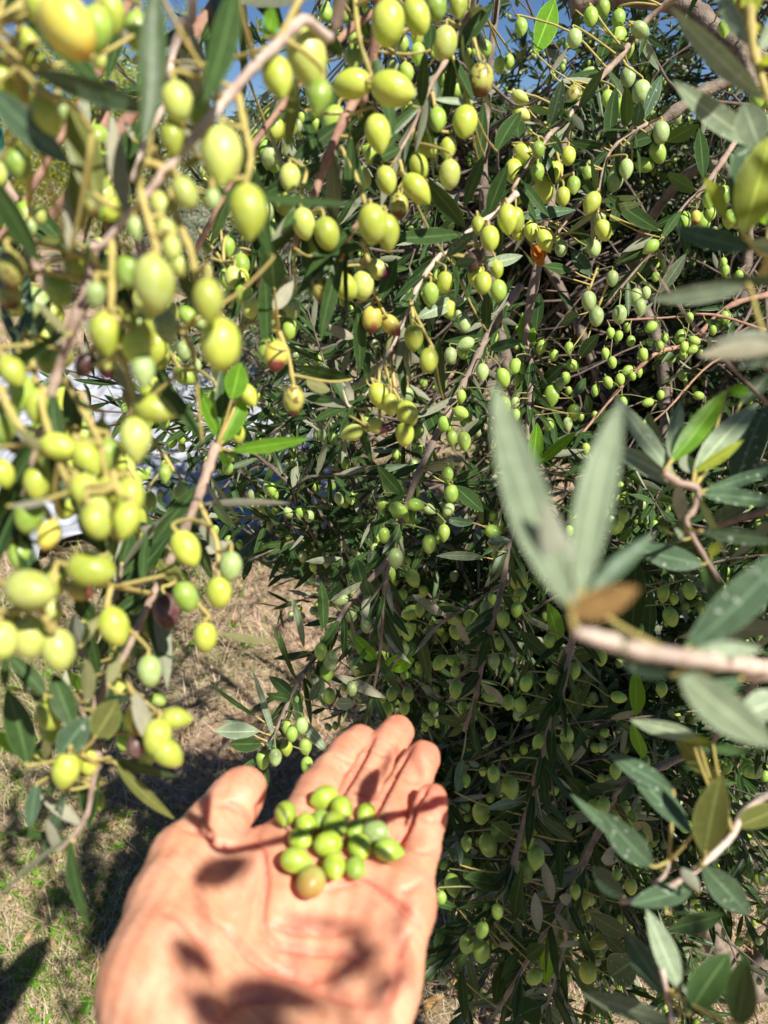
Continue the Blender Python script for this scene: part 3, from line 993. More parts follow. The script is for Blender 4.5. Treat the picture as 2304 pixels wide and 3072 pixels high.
# B: left vertical twig
make_branch('grey brown twig hanging along the left edge in front of the white sheet',
    S('00', (640, 1580, .235)) + S('01', (560, 250, .235), (480, 440, .235), (380, 740, .24), (320, 930, .24), (270, 1120, .245), (200, 1400, .245), (120, 1620, .25)) + S('02', (40, 250, .25)),
    [('01', 495, 80, 200, 10, 'o_sun'), ('01', 380, 210, 230, 25, 'o_green'), ('01', 75, 90, 250, 5, 'o_brown', .22), ('01', 65, 260, 190, 0, 'o_brown', .23),
     ('01', 160, 660, 180, 10, 'o_grey', .26), ('01', 310, 680, 180, 5, 'o_green', .27), ('01', 80, 745, 220, 30, 'o_sun', .23), ('01', 140, 880, 240, 0, 'o_green', .24),
     ('01', 250, 970, 230, -5, 'o_sun'), ('01', 20, 1080, 280, 0, 'o_green', .23), ('01', 385, 1235, 250, 75, 'o_sun', .22), ('01', 340, 1330, 220, 10, 'o_green', .24),
     ('01', 565, 1310, 240, 30, 'o_sun', .22), ('01', 690, 1290, 220, -5, 'o_green', .235), ('01', 650, 1160, 190, -10, 'o_green', .25), ('01', 790, 1350, 100, 0, 'o_sun', .3),
     ('01', 570, 1530, 260, 30, 'o_sun', .215), ('01', 700, 1540, 220, 5, 'o_sun', .225), ('01', 625, 1650, 250, 25, 'o_pale', .21), ('01', 840, 1560, 250, 0, 'o_sun', .215),
     ('01', 20, 1410, 190, 15, 'o_sun', .23), ('01', 240, 1470, 230, 0, 'o_sun', .23), ('01', 200, 1620, 180, 0, 'o_green', .25), ('01', 90, 1220, 130, 10, 'o_dark', .26),
     ('01', 60, 1010, 160, 20, 'o_sun', .25), ('02', 625, 60, 240, 22, 'o_sun', .205), ('02', 820, 50, 240, -12, 'o_sun', .21), ('02', 315, 150, 200, -20, 'o_gold', .23),
     ('02', 130, 185, 180, 0, 'o_green', .26), ('02', 130, 280, 190, 0, 'o_green', .25), ('02', 190, 20, 240, -10, 'o_green', .24), ('02', 760, 120, 150, 5, 'o_brown', .23)],
    [('01', 200, 520, 170, -30, 70, 'leaf_blue', 0, .27), ('01', 200, 560, 330, 270, 70, 'leaf_blue', 0, .27), ('01', 440, 520, 250, 280, 60, 'leaf_olive', 1, .23),
     ('01', 380, 600, 380, 480, 60, 'leaf_under', 1, .24), ('01', 300, 1290, 80, 1080, 70, 'leaf_olive', 1, .22), ('01', 520, 1680, 450, 1400, 90, 'leaf', 0, .25),
     ('01', 60, 1620, 330, 1590, 50, 'leaf_under', 1, .2), ('01', 120, 620, 0, 300, 70, 'leaf_blue', 0, .24), ('02', 690, 275, 500, 20, 100, 'leaf', 0, .27),
     ('02', 390, 1190, 90, 900, 10, 'leaf')][:9],
    0.0020, GL, twig='twig',
    stalks=[S('01', (430, 800, .24), (560, 1040, .235), (660, 1230, .225)), S('01', (290, 860, .24), (270, 960, .235), (330, 1180, .23), (400, 1380, .22), (470, 1520, .215)),
            S('01', (730, 1400, .215), (760, 1500, .212), (790, 1560, .212)), S('01', (170, 520, .25), (210, 700, .25), (245, 850, .25)),
            S('01', (0, 850, .22), (60, 1000, .22), (180, 1180, .22), (280, 1290, .222))],
    proc=10)

# C: twig from the bright green whorl down the lower left
C_ol = [('02', 350, 440, 220, 5, 'o_sun', .25), ('02', 590, 370, 310, 80, 'o_sun', .215), ('02', 195, 500, 330, 78, 'o_pale', .205), ('02', 330, 650, 190, -5, 'o_pale', .25),
        ('02', 195, 810, 285, 0, 'o_pale', .22), ('02', 380, 890, 275, 12, 'o_pale', .22), ('02', 15, 830, 250, 0, 'o_pale', .21), ('02', 60, 700, 170, -30, 'o_gold', .22),
        ('02', 740, 740, 265, 18, 'o_sun', .26), ('02', 520, 510, 170, 75, 'o_rust', .24), ('02', 1205, 235, 250, 30, 'o_sun', .27), ('02', 1205, 545, 210, 25, 'o_green', .28),
        ('02', 1495, 350, 190, 0, 'o_grey', .30), ('02', 1420, 520, 210, 0, 'o_sun', .30), ('02', 1330, 810, 200, 0, 'o_sun', .30), ('02', 960, 320, 150, 70, 'o_green', .36),
        ('02', 865, 580, 165, 5, 'o_green', .34), ('02', 990, 750, 160, 12, 'o_sun', .34), ('02', 1080, 640, 230, 12, 'o_dark', .31), ('02', 1078, 875, 140, 12, 'o_sun', .36),
        ('02', 920, 850, 120, 0, 'o_deep', .38), ('02', 1050, 945, 140, 10, 'o_green', .38), ('02', 970, 1030, 210, 5, 'o_grey', .28), ('01', 1080, 1130, 150, 0, 'o_green')][:23]
make_branch('hanging twig at the left topped by a whorl of bright green leaves',
    S('01', (1400, 1230, .34), (1340, 1400, .335), (1270, 1600, .33)) + S('02', (1130, 260, .33), (1060, 400, .33), (980, 560, .325), (870, 800, .32), (790, 960, .31), (700, 1090, .30), (600, 1420, .29)),
    C_ol + [('01', 900, 1420, 130, 75, 'o_green', .42), ('01', 1070, 1410, 120, 5, 'o_green', .42), ('01', 1170, 1530, 125, 5, 'o_grey', .40), ('01', 970, 1590, 130, 0, 'o_green', .42),
            ('01', 1195, 615, 130, 5, 'o_grey', .40), ('01', 1265, 715, 110, 0, 'o_grey', .40), ('01', 1200, 780, 150, 60, 'o_green', .40), ('01', 1220, 390, 150, 40, 'o_deep', .40),
            ('01', 1300, 430, 100, 40, 'o_grey', .40), ('01', 1345, 100, 110, 5, 'o_grey', .42), ('01', 1510, 140, 150, -5, 'o_pale', .40), ('01', 1620, 330, 150, 0, 'o_pale', .40),
            ('01', 1580, 240, 150, 0, 'o_deep', .40), ('01', 1395, 950, 170, 0, 'o_green', .36), ('01', 1610, 900, 160, 30, 'o_sun', .34), ('01', 1540, 1150, 130, 10, 'o_sun', .36),
            ('00', 1370, 1550, 70, 0, 'o_pale', .6), ('00', 1480, 1600, 130, 5, 'o_deep', .42), ('00', 1340, 1600, 90, 0, 'o_deep', .5)],
    [('01', 1440, 1210, 1580, 900, 140, 'leaf_bright', 0), ('01', 1440, 1210, 1275, 810, 90, 'leaf_bright', 0), ('01', 1500, 930, 1560, 690, 150, 'leaf_bright', 0, .33),
     ('01', 1450, 1130, 1430, 720, 90, 'leaf', 0), ('01', 1490, 1260, 2000, 1190, 95, 'leaf_bright', 0), ('01', 1430, 1260, 1480, 1370, 60, 'leaf_bright', 0),
     ('01', 1300, 1610, 1890, 1570, 50, 'leaf_under', 1), ('02', 1170, 480, 1045, 310, 120, 'leaf_olive', 0), ('02', 1100, 240, 880, 20, 80, 'leaf_under', 1),
     ('02', 925, 490, 930, 120, 60, 'leaf'), ('02', 850, 860, 1290, 990, 10, 'leaf'), ('02', 1300, 270, 1500, 180, 70, 'leaf_under', 1, .36),
     ('02', 520, 870, 660, 640, 60, 'leaf_olive', 1, .25), ('02', 1400, 780, 1800, 850, 50, 'leaf_olive', 1, .33), ('02', 780, 350, 870, 110, 90, 'leaf', 0, .33),
     ('02', 600, 700, 490, 540, 110, 'leaf', 0, .32), ('02', 640, 1060, 590, 700, 70, 'leaf', 0, .32), ('02', 560, 980, 460, 660, 110, 'leaf_blue', 1, .32)],
    0.0023, GL, twig='twig',
    stalks=[S('02', (1070, 420, .33), (1200, 480, .31), (1290, 600, .305), (1360, 680, .30)), S('02', (1310, -20, .32), (1400, 180, .31), (1420, 380, .305)),
            S('01', (1290, 1590, .33), (1310, 1640, .33)) + S('02', (1330, 20, .325)),
            S('02', (980, 530, .325), (790, 490, .29), (620, 455, .25), (560, 440, .24)), S('02', (720, 480, .27), (690, 620, .262)),
            S('02', (250, 600, .21), (300, 700, .212), (345, 790, .216)), S('02', (860, 730, .34), (960, 800, .36), (1060, 820, .36)),
            S('01', (1100, 620, .40), (1160, 720, .40), (1200, 760, .40)), S('01', (1180, 480, .40), (1240, 600, .40), (1260, 680, .40)),
            S('01', (1450, 40, .41), (1600, 300, .40)), S('01', (970, 1170, .42), (1090, 1330, .42), (1130, 1400, .42))],
    side=[S('02', (760, 560, .33), (790, 340, .33), (740, 560, .33), (690, 640, .33))[:2]],
    proc=26)

# D: lowest left sprig
make_branch('lowest left sprig over the dry grass, with many dark leaves and pale olives',
    S('02', (700, 1060, .30), (620, 1250, .29), (590, 1440, .285), (640, 1600, .285)) + [(280, 2340, .285), (262, 2440, .285), (225, 2500, .285), (175, 2555, .285)],
    [('02', 1140, 1335, 200, 85, 'o_sun', .27), ('02', 1020, 1460, 240, -5, 'o_sun', .265), ('02', 1085, 1560, 230, 45, 'o_sun', .265), ('02', 885, 1350, 210, 5, 'o_gold', .275),
     ('02', 800, 1480, 130, 0, 'o_deep', .32), ('02', 880, 1520, 150, 5, 'o_dark', .27), ('02', 1020, 1220, 110, 70, 'o_green', .34), ('02', 325, 1300, 230, 5, 'o_sun', .28),
     ('02', 320, 1400, 200, 10, 'o_green', .3), ('02', 425, 1680, 250, -15, 'o_sun', .265), ('02', 575, 1620, 190, 5, 'o_sun', .285), ('02', 560, 1800, 150, 5, 'o_deep', .32),
     ('02', 560, 1880, 130, -10, 'o_deep', .33), ('02', 630, 1880, 130, 0, 'o_deep', .34), ('02', 950, 1560, 170, 10, 'o_green', .29), ('02', 780, 1160, 120, 10, 'o_sun', .31),
     ('02', 700, 1380, 170, 0, 'o_green', .31), ('02', 480, 1600, 190, 10, 'o_sun', .28)],
    [('02', 300, 1190, 65, 910, 110, 'leaf', 0, .27), ('02', 180, 1640, 80, 1130, 170, 'leaf', 0, .27), ('02', 475, 1390, 330, 1050, 150, 'leaf', 0, .27),
     ('02', 385, 1580, 570, 1320, 180, 'leaf_blue', 0, .27), ('02', 615, 1460, 780, 1220, 190, 'leaf_olive', 0, .27), ('02', 870, 1160, 1010, 1510, 130, 'leaf_under', 1, .26),
     ('02', 640, 1270, 850, 1140, 70, 'leaf_blue', 0, .28), ('02', 700, 1590, 1130, 1740, 80, 'leaf', 0, .28), ('02', 740, 1620, 1080, 2030, 75, 'leaf_olive', 0, .28),
     ('02', 430, 1800, 250, 2290, 80, 'leaf_blue', 0, .28), ('02', 240, 1760, 180, 2060, 100, 'leaf_blue', 0, .27), ('02', 530, 2030, 270, 1800, 90, 'leaf_under', 1, .285),
     ('02', 390, 2230, 290, 1980, 70, 'leaf_under', 1, .285), ('02', 480, 2130, 440, 2540, 42, 'leaf_olive', 1, .285), ('02', 200, 1560, 420, 1390, 50, 'leaf', 0, .3),
     ('02', -60, 1420, 330, 1640, 110, 'leaf_bright', 0, .32), ('02', 30, 1130, 20, 930, 60, 'leaf', 0, .27), ('02', 300, 1230, 180, 1140, 80, 'leaf_blue', 0, .3),
     ('02', 520, 1160, 480, 1020, 60, 'leaf_bright', 0, .34), ('02', 440, 1290, 420, 1010, 50, 'leaf_under', 1, .36), ('02', 330, 1640, 280, 1460, 60, 'leaf_olive', 1, .3),
     ('02', 470, 2130, 50, 2030, 50, 'leaf', 0, .3), ('02', 560, 1230, 590, 960, 100, 'leaf_olive', 1, .28), ('02', 700, 1120, 780, 900, 90, 'leaf_olive', 1, .27),
     ('02', 1030, 1300, 960, 1240, 60, 'leaf_under', 1, .3), ('02', 280, 1200, 160, 1080, 90, 'leaf_olive', 1, .3)],
    0.0016, GL, twig='twig',
    stalks=[S('02', (820, 1100, .29), (900, 1250, .275), (950, 1330, .27)), S('02', (640, 1640, .285), (520, 1560, .275))],
    side=[S('02', (590, 1440, .285), (520, 1250, .285), (500, 1190, .285)), S('02', (650, 1600, .285), (640, 1400, .29), (660, 1150, .3))], proc=6)

# extra fruiting twigs behind the left bunches, slightly farther away
def bunch(label, nodes, n, spread, seed, twig='twig', mats=('o_sun', 'o_green', 'o_pale', 'o_sun', 'o_grey'), proc=18):
    r2 = random.Random(seed)
    pts = catmull(nodes, 8)
    ol = []
    for _ in range(n // 3):
        c = pts[r2.randrange(2, len(pts))]
        ox, oy = r2.gauss(0, spread), abs(r2.gauss(0, spread)) + 25
        for _ in range(r2.choice((2, 3, 4))):
            sx, sy = c[0] + ox + r2.gauss(0, 26), c[1] + oy + r2.gauss(0, 34)
            tx, ty = (sx - 768) / TS, (sy - 768) / TS
            ol.append(('11', tx, ty, r2.uniform(.0125, .0155) / c[2] * 4990, r2.uniform(-25, 25), r2.choice(mats)))
    return make_branch(label, nodes, ol, [], 0.0022, GL, twig=twig, proc=proc)


bunch('thin twig at the left edge with a loose row of half hidden olives', [(-60, 420, .33), (60, 640, .33), (130, 900, .33), (170, 1150, .34), (180, 1400, .35)], 30, 45, 11)
bunch('twig with half hidden olives behind the pale slanting twig, between it and the left edge', [(330, 250, .34), (300, 480, .34), (330, 720, .34), (400, 900, .35), (440, 1080, .36)], 36, 50, 12, twig='twig_red')
bunch('lower twig behind the left bunches with small olives just above the sunny grass', [(240, 1180, .36), (330, 1420, .36), (380, 1620, .37), (370, 1850, .37), (330, 2050, .38)], 30, 55, 13, proc=26)
bunch('twig with small olives behind the salmon coloured shoot, left of the centre', [(860, 200, .46), (800, 480, .46), (760, 720, .46), (800, 960, .47)], 30, 50, 14, mats=('o_green', 'o_sun', 'o_grey', 'o_deep'), proc=30)

# F: salmon coloured straight shoot at the upper centre-left
make_branch('salmon coloured shoot at the upper centre with two fat olives side by side above it',
    S('10', (760, 330, .36), (640, 640, .355), (500, 930, .35), (370, 1280, .35), (240, 1600, .345)),
    [('10', 622, 545, 255, -88, 'o_sun', .305), ('10', 885, 578, 290, 72, 'o_sun', .30), ('10', 310, 1450, 200, 10, 'o_pale', .34), ('10', 460, 1515, 215, 12, 'o_sun', .34),
     ('10', 350, 1590, 150, 0, 'o_sun'), ('10', 220, 1150, 185, 0, 'o_pale', .35), ('10', 500, 780, 190, -22, 'o_green', .37), ('10', 790, 865, 240, 10, 'o_sun', .34),
     ('10', 695, 1150, 140, 20, 'o_pale', .40), ('10', 755, 1450, 250, 6, 'o_sun', .33), ('10', 850, 1505, 230, 6, 'o_sun', .335), ('10', 740, 995, 130, 0, 'o_green', .42),
     ('10', 855, 150, 280, -4, 'o_sun', .30), ('10', 1040, 105, 240, 22, 'o_sun', .31), ('10', 1165, 40, 190, 8, 'o_green', .32), ('10', 1310, 30, 180, 0, 'o_sun', .33),
     ('10', 635, 370, 170, 0, 'o_green', .38), ('10', 1045, 240, 110, 0, 'o_sun', .42), ('10', 1050, 350, 140, 5, 'o_green', .42), ('10', 950, 290, 120, 10, 'o_green', .42),
     ('10', 975, 470, 130, 10, 'o_green', .42), ('10', 885, 430, 110, 0, 'o_grey', .45), ('10', 455, 90, 110, 0, 'o_deep', .45), ('10', 625, 240, 100, 0, 'o_green', .45),
     ('11', 245, 935, 200, 0, 'o_brown', .35), ('11', 130, 650, 200, -5, 'o_rust', .35), ('11', 75, 600, 170, -10, 'o_green', .36), ('11', 420, 220, 180, 10, 'o_brown', .36)],
    [('10', 790, 660, 590, 1030, 75, 'leaf', 0, .34), ('10', 615, 880, 610, 1340, 75, 'leaf', 0, .35), ('10', 560, 510, 420, 890, 95, 'leaf', 0, .37),
     ('10', 325, 710, 375, 1120, 60, 'leaf', 0, .36), ('11', 340, 0, 780, -90, 75, 'leaf', 0, .34), ('11', 70, 570, 75, 60, 105, 'leaf', 0, .33),
     ('11', 120, 220, 90, -80, 160, 'leaf', 0, .33), ('11', 110, 350, 255, 170, 90, 'leaf_under', 1, .34), ('11', 620, 800, 250, 720, 90, 'leaf', 0, .38),
     ('10', 1120, 330, 1150, 150, 90, 'leaf', 0, .36), ('10', 1070, 700, 1110, 330, 85, 'leaf', 0, .37), ('11', 260, 250, 620, -60, 60, 'leaf_blue', 0, .37),
     ('11', 480, 870, 310, 790, 90, 'leaf_olive', 1, .42), ('11', 320, 920, 500, 920, 60, 'leaf', 0, .42)],
    0.0031, GM, twig='twig_red',
    stalks=[S('10', (640, -40, .31), (655, 150, .308), (690, 320, .305), (750, 500, .303)), S('10', (550, 960, .35), (650, 1150, .34), (715, 1340, .333)),
            S('10', (690, 1560, .335), (730, 1700, .335)), S('11', (150, 490, .35), (210, 650, .35), (245, 850, .35)), S('10', (340, 1100, .35), (290, 1240, .348))],
    side=[S('10', (690, 1420, .35), (580, 1560, .35), (560, 1680, .35))], proc=26, lead=[(.03, .36, 1.78)])

# E: thin twig at the centre
make_branch('slender sunlit twig at the upper centre with plump olives, one of them browning',
    S('10', (1420, -60, .42), (1370, 90, .42), (1260, 340, .415), (1120, 580, .41), (1020, 820, .41), (860, 1100, .405)),
    [('10', 1222, 285, 215, -6, 'o_pale'), ('10', 1457, 520, 215, -8, 'o_brown'), ('10', 1355, 790, 220, -6, 'o_sun'), ('10', 1175, 775, 160, 0, 'o_green'),
     ('10', 1105, 938, 190, 40, 'o_sun'), ('10', 1245, 960, 155, -10, 'o_sun'), ('10', 1058, 1080, 165, 20, 'o_sun'), ('10', 1255, 1130, 185, 0, 'o_pale'),
     ('10', 845, 1168, 185, 14, 'o_sun'), ('10', 1042, 1225, 225, 42, 'o_sun'), ('10', 925, 1335, 165, 0, 'o_brown'), ('10', 1295, 580, 110, 0, 'o_deep', .6),
     ('10', 1230, 610, 110, 0, 'o_deep', .6), ('10', 1220, 500, 110, 0, 'o_deep', .6), ('10', 980, 700, 110, 0, 'o_deep', .6), ('10', 1485, 320, 110, 0, 'o_deep', .62),
     ('10', 1580, 420, 100, 0, 'o_green', .62), ('10', 1640, 400, 90, 0, 'o_green', .62)],
    [('10', 1285, 320, 1560, 30, 95, 'leaf', 0), ('10', 1100, 1160, 1375, 1480, 120, 'leaf', 0), ('10', 890, 1545, 1345, 1530, 105, 'leaf', 0),
     ('10', 1150, 640, 1430, 690, 45, 'leaf_glare', 0), ('10', 1390, 120, 1500, 60, 70, 'leaf_under', 1), ('10', 1480, 1010, 1335, 1350, 100, 'leaf', 0, .45),
     ('10', 1450, 1060, 1475, 660, 75, 'leaf', 0, .47), ('10', 1560, 980, 1690, 700, 110, 'leaf', 0, .47), ('10', 1500, 1400, 1620, 1060, 100, 'leaf', 0, .5),
     ('10', 780, 1250, 840, 980, 60, 'leaf', 0, .46), ('10', 1230, 1659, 1420, 1500, 80, 'leaf_blue', 0, .45)],
    0.0019, GM, twig='twig',
    stalks=[S('10', (1262, 340, .415), (1330, 520, .413), (1385, 680, .41)), S('10', (1410, 250, .41), (1450, 400, .41)), S('10', (1140, 600, .41), (1160, 700, .41), (1195, 850, .41)),
            S('10', (1030, 840, .41), (1010, 920, .41), (1000, 1020, .41)), S('10', (930, 1040, .406), (960, 1150, .405))],
    proc=30, lead=[(.06, .38, 1.80)])

# G: second centre twig
make_branch('arching pale twig in the centre ending in a cluster of shiny yellow green olives',
    S('10', (1690, 1250, .50), (1560, 1380, .50), (1400, 1480, .495), (1240, 1640, .49)) + S('11', (1180, 10, .49), (1040, 210, .485), (980, 390, .48), (900, 560, .48), (820, 700, .475), (730, 880, .47), (590, 1035, .47)),
    [('11', 572, 195, 200, 42, 'o_sun', .42), ('11', 690, 190, 190, -5, 'o_pale', .43), ('11', 790, 92, 170, 62, 'o_tip', .44), ('11', 752, 412, 180, 0, 'o_rust', .45),
     ('11', 875, 450, 160, 40, 'o_rust', .46), ('11', 1022, 530, 170, 4, 'o_sun', .46), ('11', 1120, 675, 165, -4, 'o_sun', .46), ('11', 800, 910, 185, 25, 'o_sun', .45),
     ('11', 870, 960, 145, 0, 'o_sun', .44), ('11', 980, 1020, 175, 22, 'o_sun', .45), ('11', 965, 1155, 160, 0, 'o_sun', .45), ('11', 980, 905, 110, 0, 'o_grey', .5),
     ('11', 620, 1145, 150, -70, 'o_pale', .45), ('11', 715, 1085, 110, 0, 'o_green', .46), ('11', 785, 1105, 130, 70, 'o_tip', .455), ('11', 1225, 170, 135, 0, 'o_sun', .48),
     ('11', 1130, 248, 150, 0, 'o_green', .48), ('11', 1470, 175, 150, 0, 'o_sun', .48), ('11', 1425, 130, 140, 0, 'o_sun', .49), ('11', 1415, 30, 150, -20, 'o_dark', .48),
     ('11', 1570, 225, 145, 5, 'o_green', .50), ('11', 1250, 345, 120, 0, 'o_sun', .50), ('11', 1150, 110, 120, 0, 'o_green', .5), ('11', 1560, 85, 120, 10, 'o_sun', .5),
     ('10', 1515, 1545, 170, 5, 'o_sun', .47), ('10', 1630, 1420, 190, 5, 'o_sun', .47), ('10', 1440, 1460, 120, 5, 'o_sun', .48)],
    [('11', 1040, 405, 1340, 235, 95, 'leaf_glare', 0), ('11', 650, 300, 710, 760, 95, 'leaf', 0), ('11', 885, 600, 1070, 705, 75, 'leaf_under', 1),
     ('11', 870, 720, 850, 460, 50, 'leaf_olive', 1), ('11', 1215, 930, 1165, 520, 85, 'leaf', 0, .5), ('11', 800, 290, 930, 20, 85, 'leaf', 0, .44),
     ('11', 1480, 50, 1720, 20, 75, 'leaf_glare', 0, .49), ('11', 720, 820, 690, 440, 70, 'leaf', 0, .47), ('11', 640, 530, 440, 470, 70, 'leaf_under', 1, .55),
     ('11', 1290, 60, 1430, 10, 60, 'leaf_blue', 0, .48), ('11', 620, 990, 600, 760, 50, 'leaf_under', 1, .47), ('11', 1500, 490, 1480, 230, 80, 'leaf', 0, .52)],
    0.0021, GM, twig='twig_pale',
    stalks=[S('11', (830, 700, .475), (880, 840, .465), (940, 950, .455)), S('11', (800, 720, .475), (795, 840, .46)), S('11', (1010, 330, .48), (1080, 470, .47), (1150, 600, .463)),
            S('11', (705, 0, .43), (740, 150, .43), (790, 290, .45), (850, 400, .455)), S('11', (1000, 290, .48), (1020, 400, .47)), S('11', (870, 640, .478), (900, 850, .462))],
    proc=30, side=[S('11', (980, 380, .48), (1100, 330, .48), (1240, 420, .49))[:0] or S('11', (700, 900, .47), (610, 980, .47), (560, 860, .47))])
# H: right centre
H_ol = [('20', 60, 175, 120), ('20', 595, 50, 110), ('20', 690, 120, 120), ('20', 830, 195, 130, 60, 'o_grey'), ('20', 680, 250, 150, -30, 'o_green'), ('20', 745, 318, 135, -5, 'o_green'),
        ('20', 500, 485, 125, -75, 'o_grey'), ('20', 402, 630, 155, 0, 'o_brown'), ('20', 752, 500, 135, 0, 'o_grey'), ('20', 838, 598, 155, -5, 'o_grey'), ('20', 405, 250, 125),
        ('20', 965, 860, 140, 0, 'o_grey'), ('20', 945, 990, 140, 25, 'o_green'), ('20', 860, 1070, 120, 75, 'o_green'), ('20', 75, 1000, 155, 45, 'o_sun'), ('20', 50, 630, 120, 60, 'o_pale'),
        ('20', 60, 740, 120, 60, 'o_pale'), ('20', 170, 970, 110, 0, 'o_green'), ('20', 10, 1110, 160, 0, 'o_sun'), ('20', 20, 1430, 170, 0, 'o_sun'), ('20', 40, 1500, 120, 0, 'o_sun'),
        ('20', 125, 1500, 135, 5, 'o_sun'), ('20', 212, 1560, 150, 28, 'o_sun'), ('20', 208, 1228, 175, 5, 'o_sun'), ('20', 280, 1110, 135, 0, 'o_sun'), ('20', 165, 1115, 120, 0, 'o_green'),
        ('20', 330, 1275, 125, 0, 'o_sun'), ('20', 365, 1010, 120, 0, 'o_sun'), ('20', 517, 1315, 155, -25, 'o_sun'), ('20', 665, 1172, 145, -12, 'o_grey'), ('20', 570, 1415, 110, 0, 'o_grey'),
        ('20', 592, 1492, 140, 22, 'o_sun'), ('20', 740, 1095, 130, 0, 'o_grey'), ('20', 318, 1610, 110, 0, 'o_grey'), ('20', 530, 1612, 115, 0, 'o_grey'), ('20', 400, 1200, 120, 0, 'o_green'),
        ('20', 40, 1265, 120, 0, 'o_green'), ('20', 490, 1120, 90, 0, 'o_deep'), ('20', 620, 640, 110, 0, 'o_deep'), ('20', 700, 700, 120, 0, 'o_deep'), ('20', 510, 110, 130, 0, 'o_green')]
make_branch('long brown branch slanting down left from the sky at the upper right',
    S('20', (980, 40, .64), (700, 370, .63), (560, 520, .62), (380, 740, .60), (240, 880, .58), (100, 1080, .57), (0, 1230, .56)),
    H_ol[:29] + H_ol[29:], 
    [('20', 150, 340, 285, -20, 165, 'leaf_bright', 0), ('20', 600, 190, 530, 20, 90, 'leaf', 0), ('20', 560, 440, 625, 160, 80, 'leaf', 0), ('20', 630, 930, 640, 565, 85, 'leaf', 0),
     ('20', 740, 820, 760, 560, 80, 'leaf', 0), ('20', 720, 945, 945, 835, 90, 'leaf', 0), ('20', 960, 1495, 590, 1285, 95, 'leaf', 0), ('20', 850, 770, 965, 475, 90, 'leaf_blue', 0),
     ('20', 240, 820, 345, 520, 90, 'leaf_blue', 0), ('20', 210, 970, 370, 770, 80, 'leaf_blue', 0), ('20', 490, 1240, 255, 1170, 70, 'leaf', 0), ('20', 60, 1420, 400, 1320, 85, 'leaf_blue', 0),
     ('20', 590, 950, 370, 920, 60, 'leaf', 0), ('20', 530, 1090, 320, 1010, 55, 'leaf', 0), ('20', 970, 1540, 1090, 1350, 60, 'leaf', 0), ('20', 1000, 910, 880, 870, 100, 'leaf', 0),
     ('20', 800, 820, 840, 660, 90, 'leaf_blue', 0), ('20', 420, 70, 410, 250, 60, 'leaf', 0), ('20', 650, 1520, 680, 1290, 60, 'leaf', 0), ('20', 430, 700, 620, 460, 80, 'leaf', 0),
     ('20', 820, 250, 970, 430, 60, 'leaf_glare', 0), ('20', 280, 1330, 20, 1000, 10, 'leaf'), ('20', 500, 1600, 400, 1450, 80, 'leaf', 0), ('20', 195, 1700, 160, 1570, 80, 'leaf_rust', 0),
     ('20', 100, 700, 260, 720, 60, 'leaf', 0), ('20', 250, 470, 360, 310, 40, 'leaf_under', 1), ('20', 40, 780, 20, 900, 100, 'leaf', 0), ('20', 640, 1360, 830, 1290, 50, 'leaf_glare', 0)],
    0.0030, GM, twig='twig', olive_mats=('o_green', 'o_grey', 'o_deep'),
    side=[S('20', (880, 800, .60), (740, 880, .60), (640, 980, .60), (590, 1100, .60), (560, 1250, .60)), S('20', (560, 1240, .66), (460, 1300, .66), (340, 1450, .66), (260, 1560, .65)),
          S('20', (640, 1340, .6), (560, 1360, .6), (560, 1240, .6))[1:]],
    stalks=[S('20', (720, 390, .62), (745, 430, .62)), S('20', (280, 940, .58), (300, 1030, .58), (330, 1180, .58))], proc=75, lead=[(.32, .66, 1.72)])

# N: thick limb in the upper right
make_branch('thick dark olive limb with rough bark crossing the top right corner',
    S('20', (380, 20, .85), (700, -40, .84), (1100, 30, .82), (1300, 180, .80), (1500, 330, .78), (1800, 480, .76)),
    [('20', 1375, 185, 115, 0, 'o_deep', .72), ('20', 1640, 640, 110, 0, 'o_deep', .7), ('20', 1590, 640, 130, 0, 'o_deep', .7), ('20', 1640, 800, 110, 0, 'o_deep', .7), ('20', 1460, 40, 110, 0, 'o_deep', .75)],
    [('20', 1240, 1150, 1225, 830, 85, 'leaf', 0, .7), ('20', 1190, 1235, 1000, 1130, 100, 'leaf', 0, .7), ('20', 1300, 1120, 1240, 990, 70, 'leaf', 0, .7), ('20', 1000, 920, 1200, 800, 110, 'leaf', 0, .7)],
    0.0150, GM, twig='bark', side=[S('20', (1500, 480, .78), (1200, 620, .78), (980, 780, .78), (850, 870, .78)), S('20', (1500, 330, .78), (1560, 520, .76), (1640, 700, .74))], proc=46, knob=.1)
